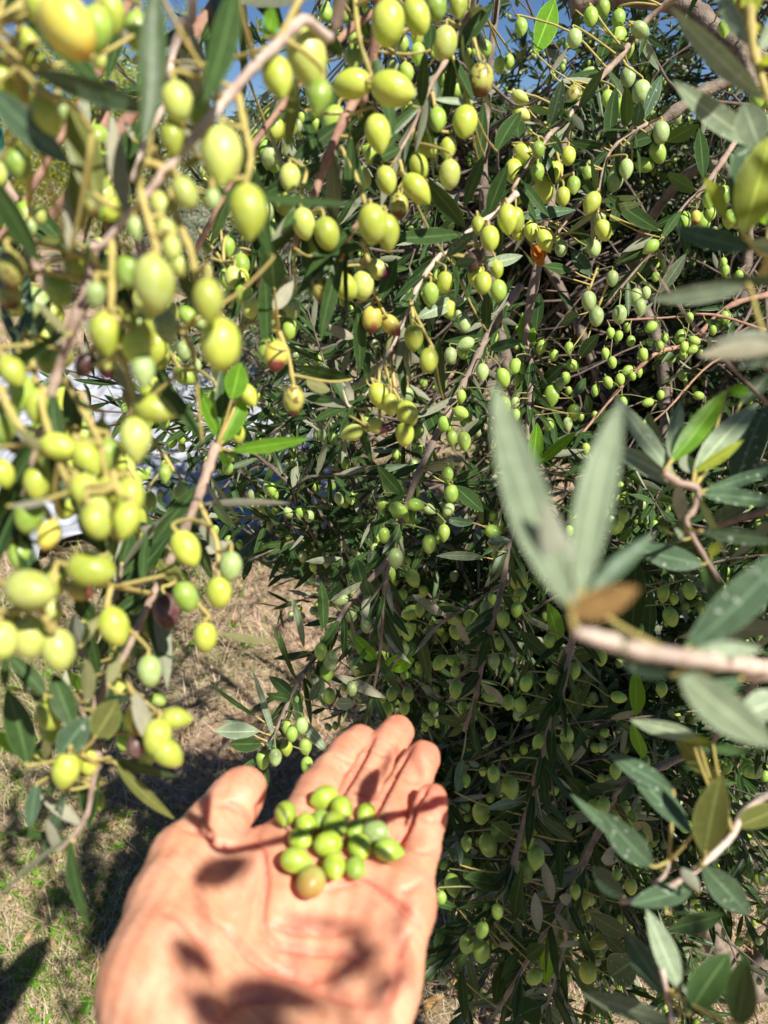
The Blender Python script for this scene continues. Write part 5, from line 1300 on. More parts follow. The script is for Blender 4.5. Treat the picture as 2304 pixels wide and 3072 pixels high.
# ------------------------------------------------------------------ the big olive tree
def big_tree():
    base = Vector((0.98, 1.20, -0.03))
    R = root('olive_tree', base, 'large dark olive tree filling the right half, its grey trunk at the lower right', 'tree')
    b = np.array(base)
    l1 = catmull([b, P(2250, 2960, 1.50), P(2130, 2780, 1.45), P(2010, 2560, 1.42), P(1930, 2300, 1.40), P(1850, 1900, 1.42)], 6)
    link('trunk', (lambda vf: raw_mesh('trunk', vf[0] - b, vf[1], M['bark']))(tube(l1, .034, .02, 12, .08, 4)), R, base)
    limbs = [[l1[12], P(1800, 2000, 1.3), P(1640, 1500, 1.3), P(1500, 1000, 1.25), P(1450, 500, 1.2), P(1500, -100, 1.2)],
             [l1[18], P(2000, 1900, 1.5), P(2150, 1300, 1.45), P(2250, 700, 1.4), P(2250, 0, 1.4)],
             [l1[20], P(1600, 1750, 1.6), P(1250, 1400, 1.7), P(1000, 1250, 1.75), P(860, 1260, 1.8)],
             [l1[24], P(1900, 1500, 1.7), P(1700, 900, 1.8), P(1400, 450, 1.8), P(1150, 50, 1.8)],
             [l1[24], P(2000, 1200, 1.5), P(1900, 800, 1.45), P(2100, 500, 1.2), P(2350, 650, 1.1)],
             [l1[8], P(1900, 2450, 1.3), P(1500, 2450, 1.2), P(1350, 2200, 1.15)],
             [l1[10], P(1750, 2300, 1.5), P(1300, 1950, 1.6), P(1150, 1800, 1.6), P(1050, 1700, 1.6)]]
    LP = []
    for l in limbs:
        p = catmull(l, 7)
        LP.append(p)
        V, F = tube(p, .016, .005, 8, .12, 5)
        o0 = Vector(p[0])
        link('limb', raw_mesh('limb', V - np.array(o0), F, M['bark']), R, o0)
    LP = np.vstack(LP)
    # hanging twigs through the crown volume
    c, r = np.array([.85, 1.40, 1.42]), np.array([1.25, .78, 1.10])
    tw, Bl, Dl, Ol, CI = [], [], [], [], []
    target, tries = 1850, 0
    while len(tw) < target and tries < 120000:
        tries += 1
        core = len(tw) > 700
        if len(tw) >= 1280:
            q = np.array(P(random.uniform(640, 2350), random.uniform(330, 1330), random.uniform(1.9, 2.9)))
        elif core:
            z_ = random.random()
            if z_ < .38:
                q = np.array(P(random.uniform(1250, 2350), random.uniform(120, 1150), random.uniform(.9, 1.8)))
            elif z_ < .6:
                q = np.array(P(random.uniform(1250, 2050), random.uniform(1800, 2850), random.uniform(.9, 1.35)))
            else:
                q = np.array(P(random.uniform(720, 2300), random.uniform(620, 1800), random.uniform(.84, 1.9)))
        else:
            q = c + rng.uniform(-1, 1, 3) * r
            if (((q - c) / r) ** 2).sum() > 1:
                continue
        sx, sy, d = (v[0] for v in pix(q))
        if d < .82:
            continue
        if not (-200 < sx < 2700 and -700 < sy < 3300):
            if random.random() < .75:
                continue
        # the crown's own outline: open below on the left, thin at the top
        lim = 700 if sy < 1600 else min(1100, 700 + (sy - 1600) * 1.0)
        if sy > 1500 and sx < lim and d < 9:
            continue
        if sy > 1660 and sx < 1300 and random.random() < .75:
            continue
        if sy > 2450 and random.random() < .62:
            continue
        if sy < 480 and random.random() < (.45 if core else .6):
            continue
        if sy < 1000 and sx < 950 and random.random() < .7:
            continue
        if 350 < sy < 620 and 2000 < sx < 2250 and random.random() < .5:
            continue
        g = q - np.array(SUN) * (q[2] / SUN.z)
        gx, gy, _ = (v[0] for v in pix(g))
        if 480 < gx < 1000 and 1720 < gy < 2230 and random.random() < .85:
            continue
        i = int(np.argmin(np.linalg.norm(LP - q, axis=1)))
        st = LP[i]
        d0 = unit(q - st + rng.normal(0, .05, 3))
        Lt = rng.uniform(.16, .34) * (1.4 if len(tw) >= 1280 else 1)
        e = q + unit(d0 * .5 + rng.normal(0, .6, 3) + np.array([0, 0, -.35])) * Lt
        if pix(e)[2][0] < .78:
            continue
        p = catmull([st + (q - st) * .0, st + (q - st) * .55 + rng.normal(0, .03, 3), q, (q + e) / 2 + np.array([0, 0, .02]), e], 4)
        gg = p - np.array(SUN)[None] * (p[:, 2] / SUN.z)[:, None]
        hx_, hy_, _ = pix(gg)
        if ((hx_ > 460) & (hx_ < 1020) & (hy_ > 1700) & (hy_ < 2240)).mean() > .14 and random.random() < .8:
            continue
        hx_, hy_, _ = pix(p)
        if ((hx_ < np.clip(700 + (hy_ - 1600) * 1.0, 560, 1050)) & (hy_ > 1560)).mean() > .2:
            continue
        tw.append(tube(p, np.linspace(.0030, .0010, len(p)), None, 5))
        m = int(rng.integers(30, 48)) + (60 if len(tw) > 1280 else 0)
        lo = rng.integers(3 if len(tw) > 1280 else 6, len(p) - 1, m)
        fr = rng.uniform(0, 1, m)[:, None]
        bb = p[lo] * (1 - fr) + p[lo + 1] * fr
        tg = unit(p[lo + 1] - p[lo])
        Bl.append(bb)
        Dl.append(unit(tg * .7 + unit(rng.normal(size=(m, 3))) * .85 + np.array([0, 0, -.2])))
        for _ in range(rng.integers(2, 8)):
            if random.random() < .85:
                o = p[rng.integers(8, len(p))]
                for _ in range(rng.integers(1, 4)):
                    Ol.append(o + np.array([rng.normal(0, .009), rng.normal(0, .009), -rng.uniform(.012, .03)]))
    B, D = np.vstack(Bl), np.vstack(Dl)
    kp = ~lit_ground(B, .93)
    B, D = B[kp], D[kp]
    n = len(B)
    V, F = merge(tw)
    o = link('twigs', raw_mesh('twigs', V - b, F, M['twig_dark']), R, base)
    o['kind'] = 'stuff'
    V, F, UV = leaves(B, D, rng.normal(size=(n, 3)) + np.array([.25, -.5, .7]), rng.uniform(.034, .056, n), rng.uniform(.0065, .0095, n), rng.uniform(.1, .4, n), rng.uniform(-.05, .12, n), rows=6)
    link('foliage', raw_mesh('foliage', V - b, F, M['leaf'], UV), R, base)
    O = np.array(Ol)
    O = O[~lit_ground(O, .9)]
    sx, sy, d = pix(O)
    vis = (sx > 0) & (sx < 2304) & (sy > 0) & (sy < 3072) & (d > .7)
    order = np.argsort(np.where(vis, d, 99))
    for i in order[:100]:
        put_olive(R, Vector(O[i]), Vector((rng.normal(0, .25), rng.normal(0, .25), -1)).normalized(), rng.uniform(.0135, .0165), random.choice(['o_deep', 'o_deep', 'o_green', 'o_grey']))
    rest = O[order[100:]]
    gv, gf = olive_geo(9, 10, .8, .36)
    gf = np.array(gf)
    sc = rng.uniform(.013, .0165, len(rest))
    V = (gv[None] * sc[:, None, None] + rest[:, None, :]).reshape(-1, 3)
    F = (gf[None] + (np.arange(len(rest)) * len(gv))[:, None, None]).reshape(-1, 4)
    me = bpy.data.meshes.new('olives')
    fl = [tuple(dict.fromkeys(f)) for f in (F).tolist()]
    me.from_pydata((V - b).tolist(), [], fl)
    me.polygons.foreach_set('use_smooth', np.full(len(me.polygons), True))
    for k in ('t_a', 't_b', 't_c'):
        me.materials.append(M[k])
    me.polygons.foreach_set('material_index', np.repeat(rng.integers(0, 3, len(rest)), len(gf)).astype(np.int32))
    o = link('olives', me, R, base)
    o['kind'] = 'stuff'
    overhead_shade(R, b)  # adds unseen shade-casting twigs outside the picture
    print('tree leaves', n, 'olives', len(O), 'twigs', len(tw))


LIT = [P(x_, y_, d_) for x_, y_, d_ in ((1480, 1350, .13), (1700, 1750, .13), (1830, 1350, .13), (1790, 1550, .13), (1600, 1600, .13), (260, 1480, .21), (300, 1560, .21), (390, 1500, .21), (260, 1380, .22), (120, 1420, .23), (450, 2800, .235), (430, 2620, .24), (580, 2750, .24), (800, 2680, .25), (80, 1765, .21), (240, 1705, .22), (180, 1950, .22), (40, 1920, .21), (340, 1880, .26), (600, 1850, .29), (470, 840, .2), (300, 1000, .21), (480, 2200, .27), (340, 1280, .225), (900, 60, .23), (671, 306, .22), (430, 597, .21), (560, 860, .21), (640, 1000, .21), (300, 800, .22), (150, 1150, .24), (380, 1300, .23), (90, 1500, .25), (250, 1900, .22),
                                        (600, 1700, .30), (480, 2100, .28), (200, 2300, .28), (1050, 300, .32), (950, 600, .34), (1300, 250, .42), (1200, 500, .41), (1150, 800, .45), (1200, 1180, .45), (1500, 700, .5),
                                        (500, 2600, .24), (1000, 2450, .30), (1010, 2550, .31), (900, 2480, .30), (1120, 2480, .32), (1190, 2650, .28), (640, 2480, .26), (960, 2300, .36), (1150, 2250, .36), (740, 2400, .32), (1240, 1600, .15), (1800, 900, .5), (1700, 500, .6))]

for x_, y_ in ((560, 1800), (700, 1800), (850, 1800), (600, 1950), (750, 1950), (900, 1950), (500, 2080), (620, 2120), (760, 2120), (900, 2150), (1020, 1900)):
    r_ = P(x_, y_, 1) - CAMV
    LIT.append(CAMV + r_ * (-CAMZ / r_.z))


def overhead_shade(R, b):
    """unseen twigs added over the viewer, outside the picture, as shade casters: they shade the lower right and the ground at the lower left"""
    s = np.array(SUN)
    B, D, tw = [], [], []
    AO = np.array([list(o.parent.location + o.location) for o in COL.objects if o.name.startswith('olive') and o.parent is not None and o.parent.get('group') == GL])
    AO = AO[(AO[:, 2] > 1.05)]
    k = 0
    tries = 0
    while k < 350 and tries < 40000:
        tries += 1
        if random.random() < .5:
            tgt = P(random.uniform(950, 2500), random.uniform(1650, 3150), random.uniform(.5, .9))
            t = random.uniform(.55, 1.5)
            far = False
        else:
            sx, sy = random.uniform(-300, 900), random.uniform(2330, 3300)
            r_ = P(sx, sy, 1) - CAMV
            tgt = CAMV + r_ * (-CAMZ / r_.z)
            t = random.uniform(1.8, 3.2)
            far = True
        q = np.array(tgt) + s * t
        sx, sy, d = (v[0] for v in pix(q))
        if d > -.05 and -350 < sx < 2650 and -400 < sy < 3400 and d < 4:
            continue
        if 0 < d < .3:
            continue
        w3 = q[None] - AO
        al3 = w3 @ s
        w4 = q - np.array(P(1010, 2545, .31))
        if np.linalg.norm(w4 - (w4 @ s) * s) < .20 and w4 @ s > 0:
            continue
        bad = bool(((al3 > 0) & (np.linalg.norm(w3 - al3[:, None] * s[None], axis=1) < (.05 if far else .03))).any())
        for l in ([] if bad else LIT):
            w_ = q - np.array(l)
            al = w_ @ s
            if al > 0 and np.linalg.norm(w_ - al * s) < (.08 if far else .10):
                bad = True
                break
        if bad:
            continue
        k += 1
        L = rng.uniform(.10, .18)
        dv = unit(rng.normal(0, .6, 3) + np.array([0, 0, -.5]))
        p = catmull([q, q + dv * L * .5 + np.array([0, 0, .01]), q + dv * L], 4)
        tw.append(tube(p, .0025, .001, 5))
        m = int(rng.integers(14, 24))
        lo = rng.integers(0, len(p) - 1, m)
        B.append(p[lo])
        D.append(unit(unit(p[lo + 1] - p[lo]) * .6 + unit(rng.normal(size=(m, 3)))))
    B, D = np.vstack(B), np.vstack(D)
    kp = ~lit_ground(B, .97)
    B, D = B[kp], D[kp]
    n = len(B)
    V, F = merge(tw)
    o = link('overhead_shade_twigs', raw_mesh('overhead_shade_twigs', V - b, F, M['twig_grey']), R, Vector(b))
    o['kind'] = 'stuff'
    V, F, UV = leaves(B, D, rng.normal(size=(n, 3)) + s, rng.uniform(.04, .06, n), rng.uniform(.009, .013, n), rng.uniform(.1, .3, n), rng.uniform(-.05, .12, n), rows=5)
    link('overhead_shade_leaves', raw_mesh('overhead_shade_leaves', V - b, F, M['leaf'], UV), R, Vector(b))
    print('overhead_shade', k, tries)


M['t_a'] = simple_mat('tree_olive_green', (0.24, 0.38, 0.05), (0.32, 0.46, 0.09), 60, .38, .1, .0005)
M['t_b'] = simple_mat('tree_olive_grey_green', (0.28, 0.36, 0.14), (0.36, 0.43, 0.19), 60, .42, .1, .0005)
M['t_c'] = simple_mat('tree_olive_light_green', (0.32, 0.46, 0.06), (0.42, 0.54, 0.10), 60, .36, .1, .0005)
big_tree()
# ------------------------------------------------------------------ the hand
def ray(x, y):
    """photo position in 1659 x 2212 units -> unit ray from the camera"""
    a, b_ = (x - 829.5) / 1663, (1106 - y) / 1663
    v = np.array([a, CP + b_ * SP, b_ * CP - SP])
    return v / np.linalg.norm(v)


PLANE = -.24


def H(x, y, dz):
    r = ray(x, y)
    return r * ((PLANE + dz) / r[2])


def cone(X, a, b_, ra, rb):
    ab = b_ - a
    t = np.clip(((X - a) @ ab) / (ab @ ab), 0, 1)
    return np.linalg.norm(X - (a + t[:, None] * ab), axis=1) - (ra + (rb - ra) * t)


def smin(a, b_, k):
    h = np.clip(.5 + .5 * (b_ - a) / k, 0, 1)
    return b_ * (1 - h) + a * h - k * h * (1 - h)


FING = {
    'index': [(622, 1855, -.010, .0118), (688, 1716, -.019, .0106), (747, 1637, -.025, .0097), (777, 1604, -.027, .0088)],
    'middle': [(716, 1872, -.011, .0112), (780, 1713, -.020, .0100), (833, 1618, -.027, .0094), (858, 1581, -.028, .0086)],
    'ring': [(800, 1905, -.011, .0106), (842, 1765, -.019, .0096), (891, 1678, -.022, .0090), (914, 1638, -.020, .0082)],
    'little': [(874, 1950, -.008, .0090), (906, 1832, -.014, .0082), (925, 1768, -.012, .0074), (933, 1728, -.008, .0068)],
}
THUMB = [(362, 2120, -.012, .0200), (378, 1960, -.010, .0168), (398, 1858, -.010, .0132), (462, 1784, -.010, .0112), (502, 1738, -.010, .0106), (527, 1705, -.009, .0096)]
WR = np.array([-.045, .095, -.268])
EL = np.array([-.085, -.16, -.335])


def hand_sdf(X):
    fs = None
    for k in ('index', 'middle', 'ring', 'little'):
        j = FING[k]
        d = None
        for i in range(len(j) - 1):
            a, b_ = H(*j[i][:3]), H(*j[i + 1][:3])
            c_ = cone(X, a, b_, j[i][3], j[i + 1][3])
            # soft pad on the palm side of every phalanx
            m = (a + b_) / 2 + np.array([0, -.0, .0022])
            pad = np.linalg.norm((X - m) / np.array([1, 1.0, 1]), axis=1) - (j[i][3] + j[i + 1][3]) / 2 * .80
            c_ = smin(c_, pad, .003)
            d = c_ if d is None else smin(d, c_, .0022)
        fs = d if fs is None else smin(fs, d, .0012)
    # metacarpals
    pm = None
    heel = H(540, 2330, -.020)
    for k, hr, mr in (('index', .014, .0118), ('middle', .0145, .0112), ('ring', .0145, .0112), ('little', .014, .0105)):
        j = FING[k][0]
        b_ = H(j[0], j[1], j[2] - .003)
        h0 = heel + np.array({'index': (-.012, 0, -.002), 'middle': (.0, 0, -.004), 'ring': (.012, 0, -.003), 'little': (.022, 0, -.001)}[k])
        c_ = cone(X, h0, b_, hr, mr)
        pm = c_ if pm is None else smin(pm, c_, .010)
    # hypothenar side
    pm = smin(pm, cone(X, H(735, 2330, -.016), H(800, 2110, -.013), .0185, .0155), .008)
    pm = smin(pm, cone(X, H(800, 2110, -.013), H(858, 1975, -.012), .0155, .0105), .008)
    # finger-base pads
    for x, y in ((668, 1868), (742, 1890), (806, 1925), (858, 1965)):
        pm = smin(pm, np.linalg.norm(X - H(x, y, -.0085), axis=1) - .0098, .006)
    # thumb with its mound
    th = None
    for i in range(len(THUMB) - 1):
        c_ = cone(X, H(*THUMB[i][:3]), H(*THUMB[i + 1][:3]), THUMB[i][3], THUMB[i + 1][3])
        th = c_ if th is None else smin(th, c_, .004)
    m1 = cone(X, H(410, 2330, -.018), H(362, 2120, -.012), .0225, .0200)
    th = smin(th, m1, .012)
    th = smin(th, np.linalg.norm((X - H(515, 1716, -.006)) / np.array([1, 1, .9]), axis=1) - .0098, .005)
    web = cone(X, H(455, 1880, -.013), H(640, 1850, -.016), .0125, .0115)
    web = smin(web, cone(X, H(420, 1990, -.016), H(700, 1960, -.018), .013, .013), .01)
    pm = smin(pm, web, .012)
    pm = smin(pm, th, .0085)
    # hollow of the palm
    hol = np.linalg.norm((X - H(712, 1915, .040)) / np.array([.9, 1.0, 1]), axis=1) - .0485
    pm = -smin(-pm, hol, .012)
    arm = cone(X, WR, EL, .0265, .040)
    arm2 = cone(X, WR + np.array([.022, 0, .002]), EL + np.array([.012, 0, 0]), .023, .036)
    arm = smin(arm, arm2, .02)
    pm = smin(pm, arm, .022)
    return smin(pm, fs, .0055)


def surf(x, y, off=0.0):
    """first hit of a photo ray with the hand"""
    r = ray(x, y)
    t = .15
    for _ in range(160):
        s = hand_sdf((r * t)[None])[0] - off
        if s < 1e-4:
            break
        t += max(s * .8, 5e-5)
        if t > .5:
            return None
    return r * t


CREASE = [  # polylines in the photo, depth mm, width mm
    ([(806, 1592), (775, 1650), (738, 1712), (690, 1790)], 1.9, 2.0), ([(888, 1612), (865, 1650), (835, 1705), (785, 1800)], 2.1, 2.0),
    ([(925, 1690), (900, 1735), (880, 1790), (848, 1850)], 1.9, 1.9),
    ([(548, 1808), (566, 1850), (575, 1905), (566, 1960), (572, 2005), (600, 2040), (660, 2052), (730, 2060), (785, 2085)], 1.5, 1.5),
    ([(450, 1976), (500, 2015), (540, 2062), (590, 2095), (660, 2112), (720, 2112)], 1.5, 1.5),
    ([(345, 1965), (385, 1980), (425, 2020), (450, 2055)], .8, 1.4),
    ([(575, 1990), (620, 2008), (690, 2016), (770, 2012)], .9, 1.3),
    ([(575, 2040), (640, 2100), (700, 2145), (800, 2175)], .7, 1.6),
    ([(600, 1870), (640, 1888), (700, 1900)], .8, 1.3), ([(700, 1925), (770, 1905), (815, 1925), (870, 1965), (912, 2000)], 1.1, 1.5),
    ([(470, 1740), (500, 1738), (535, 1765), (545, 1790)], 1.0, 1.3), ([(395, 1790), (440, 1800), (480, 1825), (520, 1828)], .8, 1.3),
    ([(655, 1705), (690, 1722), (745, 1740)], .8, 1.2), ([(655, 1712), (690, 1730), (738, 1748)], .5, 1.0), ([(720, 1630), (752, 1645), (790, 1660)], .7, 1.1),
    ([(745, 1700), (780, 1715), (822, 1725)], .8, 1.2), ([(800, 1620), (832, 1632), (870, 1640)], .7, 1.1),
    ([(805, 1762), (838, 1768), (878, 1775)], .8, 1.2), ([(858, 1672), (888, 1688), (925, 1690)], .7, 1.1),
    ([(872, 1825), (905, 1838), (940, 1840)], .8, 1.1), ([(895, 1762), (925, 1772), (955, 1772)], .7, 1.0),
    ([(640, 1790), (690, 1800)], .7, 1.2), ([(720, 1822), (770, 1820)], .7, 1.2), ([(800, 1862), (850, 1858)], .8, 1.2), ([(868, 1925), (915, 1905)], .8, 1.2),
    ([(470, 2212), (520, 2170), (600, 2160)], .5, 1.5), ([(860, 2090), (850, 2130), (835, 2170)], .6, 1.5), ([(888, 2010), (868, 2040), (862, 2070)], .6, 1.3)]


def crease_pts():
    out = []
    for pl, dep, wd in CREASE:
        q = catmull([(a, b_, 0) for a, b_ in pl], 10)
        pts = [surf(a, b_) for a, b_, _ in q]
        pts = [p for p in pts if p is not None]
        n = len(pts)
        for i, p in enumerate(pts):
            fade = min(1, min(i, n - 1 - i) / (n * .22) + .15)
            out.append((p, dep * .001 * fade, wd * .001))
    return out


def surface_nets(f, lo, hi, h):
    """polygonise f(points) = 0"""
    ns = [int(math.ceil((hi[i] - lo[i]) / h)) + 1 for i in range(3)]
    ax = [lo[i] + h * np.arange(ns[i]) for i in range(3)]
    G = np.empty(ns, np.float32)
    for i0 in range(0, ns[0], 8):
        xs = ax[0][i0:i0 + 8]
        X, Y, Z = np.meshgrid(xs, ax[1], ax[2], indexing='ij')
        G[i0:i0 + 8] = f(np.stack([X, Y, Z], -1).reshape(-1, 3)).reshape(X.shape)
    sgn = G < 0
    c = sgn[:-1, :-1, :-1].astype(np.int8)
    tot = np.zeros_like(c)
    off = [(a, b_, c_) for a in (0, 1) for b_ in (0, 1) for c_ in (0, 1)]
    sl_ = lambda A, o: A[o[0]:A.shape[0] - 1 + o[0], o[1]:A.shape[1] - 1 + o[1], o[2]:A.shape[2] - 1 + o[2]]
    for o in off:
        tot += sl_(sgn, o).astype(np.int8)
    act = (tot > 0) & (tot < 8)
    idx = -np.ones(act.shape, np.int64)
    I = np.argwhere(act)
    idx[act] = np.arange(len(I))
    acc = np.zeros((len(I), 3))
    cnt = np.zeros(len(I))
    for a in off:
        for k in range(3):
            if a[k] == 0:
                b_ = list(a); b_[k] = 1
                ga = G[I[:, 0] + a[0], I[:, 1] + a[1], I[:, 2] + a[2]]
                gb = G[I[:, 0] + b_[0], I[:, 1] + b_[1], I[:, 2] + b_[2]]
                m = (ga < 0) != (gb < 0)
                t = np.where(m, ga / np.where(ga - gb == 0, 1, ga - gb), 0)
                p = np.tile(np.array(a, float), (len(I), 1))
                p[:, k] += t
                acc += p * m[:, None]
                cnt += m
    V = np.array(lo) + h * (I + acc / cnt[:, None])
    F = []
    for k in range(3):
        u, v = (k + 1) % 3, (k + 2) % 3
        o1 = [0, 0, 0]; o1[k] = 1
        s0 = sgn[tuple(slice(0, sgn.shape[i] - o1[i]) for i in range(3))]
        s1 = sgn[tuple(slice(o1[i], sgn.shape[i]) for i in range(3))]
        E = np.argwhere(s0 != s1)
        ok = (E[:, u] > 0) & (E[:, v] > 0) & (E[:, u] < act.shape[u]) & (E[:, v] < act.shape[v]) & (E[:, k] < act.shape[k])
        E = E[ok]
        inside = s0[E[:, 0], E[:, 1], E[:, 2]]
        def at(du, dv):
            q = E.copy(); q[:, u] -= du; q[:, v] -= dv
            return idx[q[:, 0], q[:, 1], q[:, 2]]
        Q = np.stack([at(1, 1), at(0, 1), at(0, 0), at(1, 0)], 1)
        Q[~inside] = Q[~inside][:, ::-1]
        F.append(Q)
    return V, np.vstack(F)


def build_hand():
    cam0 = np.array([0, 0, CAMZ])
    V, F = surface_nets(hand_sdf, (-.135, -.17, -.385), (.065, .325, -.185), .00125)
    # project on the exact surface, then press the creases in
    for _ in range(2):
        e = 4e-4
        g = np.stack([hand_sdf(V + np.eye(3)[k] * e) - hand_sdf(V - np.eye(3)[k] * e) for k in range(3)], 1) / (2 * e)
        g = unit(g)
        V = V - g * hand_sdf(V)[:, None]
    cp = crease_pts()
    disp = np.zeros(len(V))
    red = np.zeros(len(V))
    for p, dep, wd in cp:
        near = np.abs(V - p).max(1) < .006
        r2 = ((V[near] - p) ** 2).sum(1)
        disp[near] = np.maximum(disp[near], 2.3 * dep * np.exp(-r2 / wd ** 2 * 1.6))
        red[near] = np.maximum(red[near], min(.85, .45 + dep * 160) * np.exp(-r2 / (wd * 1.4) ** 2))
    # gentle swell of flesh beside the creases
    rip = .00025 * np.sin(V[:, 0] * 900 + V[:, 1] * 500) * np.sin(V[:, 1] * 700)
    V = V - g * (disp + rip)[:, None]
    # redder skin on fingertips, finger pads and the palm's rim
    for k, j in FING.items():
        for w_, q in ((.9, j[3]), (.6, j[2]), (.45, j[1]), (.4, j[0])):
            r = np.linalg.norm(V - H(*q[:3]), axis=1)
            red = np.maximum(red, w_ * np.exp(-(r / .013) ** 2))
    for q, w_, s in (((526, 1706, -.009), .4, .014), ((600, 1900, -.02), .45, .02), ((800, 1950, -.01), .35, .02), ((560, 1840, -.01), .35, .016)):
        r = np.linalg.norm(V - H(*q), axis=1)
        red = np.maximum(red, w_ * np.exp(-(r / s) ** 2))
    org = WR + cam0
    me = raw_mesh('skin', V + cam0 - org, F, M['skin'])
    at = me.attributes.new('redness', 'FLOAT', 'POINT')
    if len(at.data) == len(red):
        at.data.foreach_set('value', red.astype(np.float32))
    o = link('person', me, None, org)
    tag(o, 'person holding out an open left hand, palm up, under a heap of picked olives', 'person')
    return o


build_hand()

# ------------------------------------------------------------------ unseen leaves added above the hand (behind the viewer's right shoulder) that dapple it
SH = [(460, 750, 690, 680, 90, .42), (370, 1000, 560, 1110, 66, .5), (600, 1190, 980, 1220, 84, .5), (450, 1290, 880, 1350, 110, .5), (1120, 960, 1190, 1090, 50, .5), (1020, 1190, 1210, 1020, 55, .45), (850, 905, 1180, 935, 28, .5), (1100, 780, 1230, 870, 32, .4),
      (450, 1210, 640, 1340, 80, .5), (470, 440, 680, 450, 34, .35), (1300, 200, 1245, 320, 30, .4), (1200, 1260, 1330, 1120, 40, .45),
      (780, 1270, 800, 1400, 60, .5), (1290, 980, 1370, 830, 26, .45)]


def dapple():
    tree = [o for o in bpy.data.objects if o.name == 'olive_tree' or o.name.startswith('olive_tree.')]
    tree = [o for o in tree if str(o.get('label', '')).startswith('large dark')][0]
    s = np.array(SUN)
    B, D, L, W = [], [], [], []
    keepout = [(surf(726, 1815) + np.array(CAMV), .028), (surf(760, 1840) + np.array(CAMV), .024)] + [(np.array(v), .016) for v in LIT[:5] + LIT[15:35]]
    for x0, y0, x1, y1, w_, t in SH:
        a0, b0 = (surf((x / 1.3825 + 240) * .72005, (y / 1.3825 + 2100) * .72005) for x, y in ((x0, y0), (x1, y1)))
        if a0 is None or b0 is None:
            continue
        for tt in (t * 1.35, .62, .7, .8, .9, 1.0):
            a, b_ = a0 + s * tt, b0 + s * (tt + .01)
            mid = np.array([a, b_, (a + b_) / 2]) + np.array([0, 0, CAMZ])
            ex, ey, ed = pix(mid)
            if ((ed > -.012) & (ex > -500) & (ex < 2800) & (ey > -700) & (ey < 3700)).any():
                continue
            if any((mid[2] - l) @ s > .02 and np.linalg.norm((mid[2] - l) - ((mid[2] - l) @ s) * s) < rad for l, rad in keepout):
                continue
            B.append(a); D.append(b_ - a); L.append(np.linalg.norm(b_ - a) * 1.15); W.append(w_ / 1.3825 / FPX * .28 * 1.45)
            break
    print('dapple leaves', len(B))
    B = np.array(B) + np.array([0, 0, CAMZ])
    n = len(B)
    V, F, UV = leaves(B, np.array(D), np.tile(s, (n, 1)) + rng.normal(0, .15, (n, 3)), np.array(L), np.array(W), .15, .03, rows=8)
    o0 = np.array(tree.location)
    link('shade_leaves', raw_mesh('shade_leaves', V - o0, F, M['leaf'], UV), tree, Vector(o0))
    tws = [tube(catmull([bb, bb + s * .05 + np.array([.003, 0, 0]), bb + s * .16 + np.array([.01, -.02, 0])], 4), .0007, .0012, 5) for bb in B]
    tv, tf = merge(tws)
    link('shade_twigs', raw_mesh('shade_twigs', tv - o0, tf, M['twig']), tree, Vector(o0))['kind'] = 'stuff'



dapple()

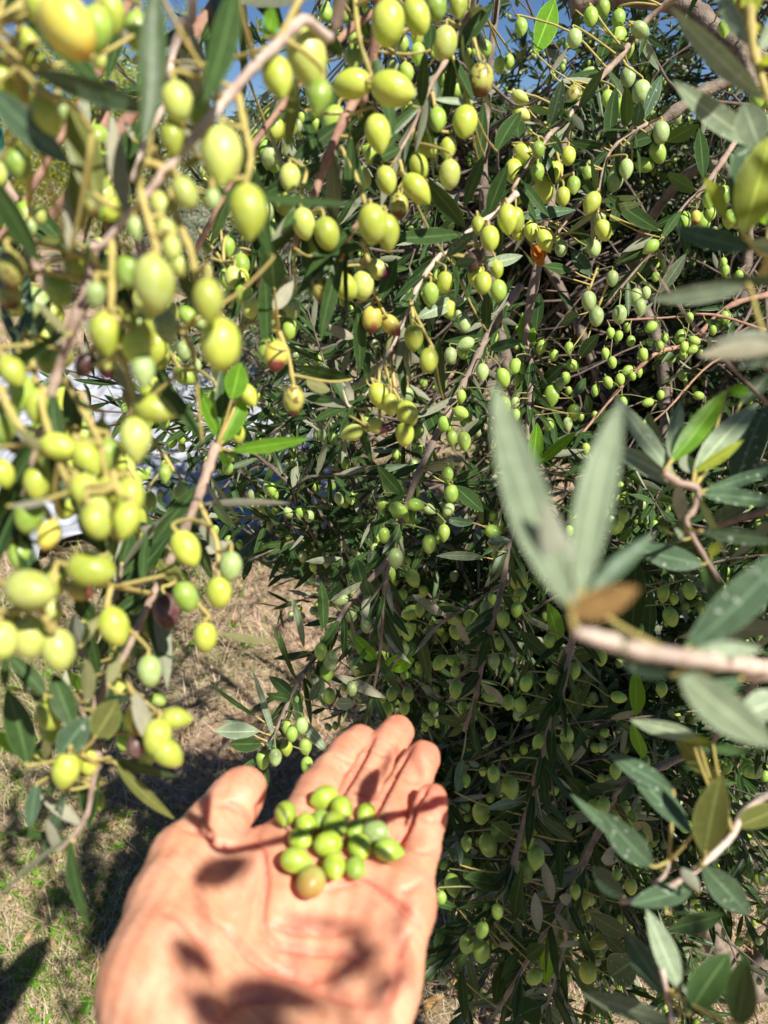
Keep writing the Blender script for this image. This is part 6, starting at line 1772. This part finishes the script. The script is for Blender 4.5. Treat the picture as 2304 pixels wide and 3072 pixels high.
# ------------------------------------------------------------------ olives lying in the palm
HO = [  # x, y (pixels of a 2.765x crop at 750,2300), length, angle, material, height above the skin in radii, label
    (295, 390, 232, 0, 'o_hand', 0, 'pale green olive lying apart on the index finger, leftmost in the hand'),
    (618, 258, 250, -62, 'o_hand', 0, 'bright green olive farthest out toward the fingertips in the hand'),
    (762, 345, 225, 25, 'o_hand', 0, 'green olive touching the outermost olive in the hand, in front of the middle finger'),
    (960, 385, 195, -30, 'o_hand', 0, 'round green olive on the ring finger, at the upper right of the handful'),
    (575, 440, 190, 0, 'o_green', 0, 'partly hidden dark green olive in the back middle of the handful'),
    (462, 495, 205, 30, 'o_hand', 0, 'small round green olive just inside the leftmost one in the handful'),
    (850, 525, 190, 0, 'o_green', 0, 'half hidden green olive low between the others at the right middle of the handful'),
    (1040, 540, 245, 70, 'o_grey', 0, 'dull grey green olive pointing right beside the ring finger in the handful'),
    (1150, 690, 250, 82, 'o_green', 0, 'dull dark green pointed olive at the right end of the handful'),
    (420, 600, 215, 55, 'o_hand', 0, 'green olive with a white gleam at the left middle of the handful'),
    (728, 485, 262, 180, 'o_hand', .8, 'pointed green olive in the middle of the handful, behind the yellow topped one'),
    (655, 665, 250, -80, 'o_hand', .1, 'yellow topped green olive in the very centre of the handful'),
    (908, 672, 250, 12, 'o_hand', .1, 'large bright green olive right of the centre of the handful'),
    (400, 765, 275, 80, 'o_hand', 0, 'pale yellow green olive with a pointed tip, at the left front of the handful'),
    (738, 800, 255, 10, 'o_hand', .1, 'large pale dusty green olive in the front row of the handful'),
    (490, 932, 285, -12, 'o_handb', 0, 'olive green and brownish olive nearest the wrist, bottom of the handful'),
    (830, 830, 200, 20, 'o_green', 0, 'dark green olive tucked behind the dusty one at the front right of the handful')]
PL = []
for hx, hy, ln, ang, mt, lift, lab in HO:
    X_, Y_ = (hx / 2.765 + 750) * .72005, (hy / 2.765 + 2300) * .72005
    p0 = surf(X_, Y_)
    for dx in (8, 16, 26, 38):
        if p0 is None:
            X_ += dx * .6
            p0 = surf(X_, Y_)
    if p0 is None:
        print('MISS', lab)
        continue
    d = p0[1] * CP - p0[2] * SP
    L = min(.0160, ln / 2.765 / FPX * d * .95)
    r_ = L * .43
    c = surf(X_, Y_, r_ * .92)
    if c is None:
        c = p0 + np.array([0, 0, r_])
    PL.append([c, L, ang, mt, lab])
# let them settle: no olive runs into another or into the skin
CC = np.array([q[0] for q in PL])
RR = np.array([q[1] * .425 for q in PL])
C0 = CC.copy()
for it in range(60):
    for i in range(len(CC)):
        for j in range(i + 1, len(CC)):
            dv = CC[j] - CC[i]
            ds = np.linalg.norm(dv)
            gap = (RR[i] + RR[j]) * .97 - ds
            if gap > 0:
                dv = dv / (ds + 1e-9) * gap * .5
                CC[i] -= dv
                CC[j] += dv
    CC += (C0 - CC) * .04
    sd = hand_sdf(CC)
    e = 5e-4
    g = unit(np.stack([hand_sdf(CC + np.eye(3)[k] * e) - hand_sdf(CC - np.eye(3)[k] * e) for k in range(3)], 1))
    push = RR * .93 - sd
    CC += g * np.where(push > 0, push, np.maximum(push, -.0006) * .5)[:, None]
for (c_, L, ang, mt, lab), C in zip(PL, CC):
    a = math.radians(ang if abs(ang) < 150 else 20)
    vd = Vector((math.sin(a), -math.cos(a) * .95, random.uniform(-.15, .15))).normalized()
    C = Vector(C) + CAMV
    o = put_olive(None, C - vd * L * .5, vd, L, mt, 'olive', variant=int(rng.integers(0, 4)), fatk=1.12)
    tag(o, lab, 'olive', 'olives held in the open palm')
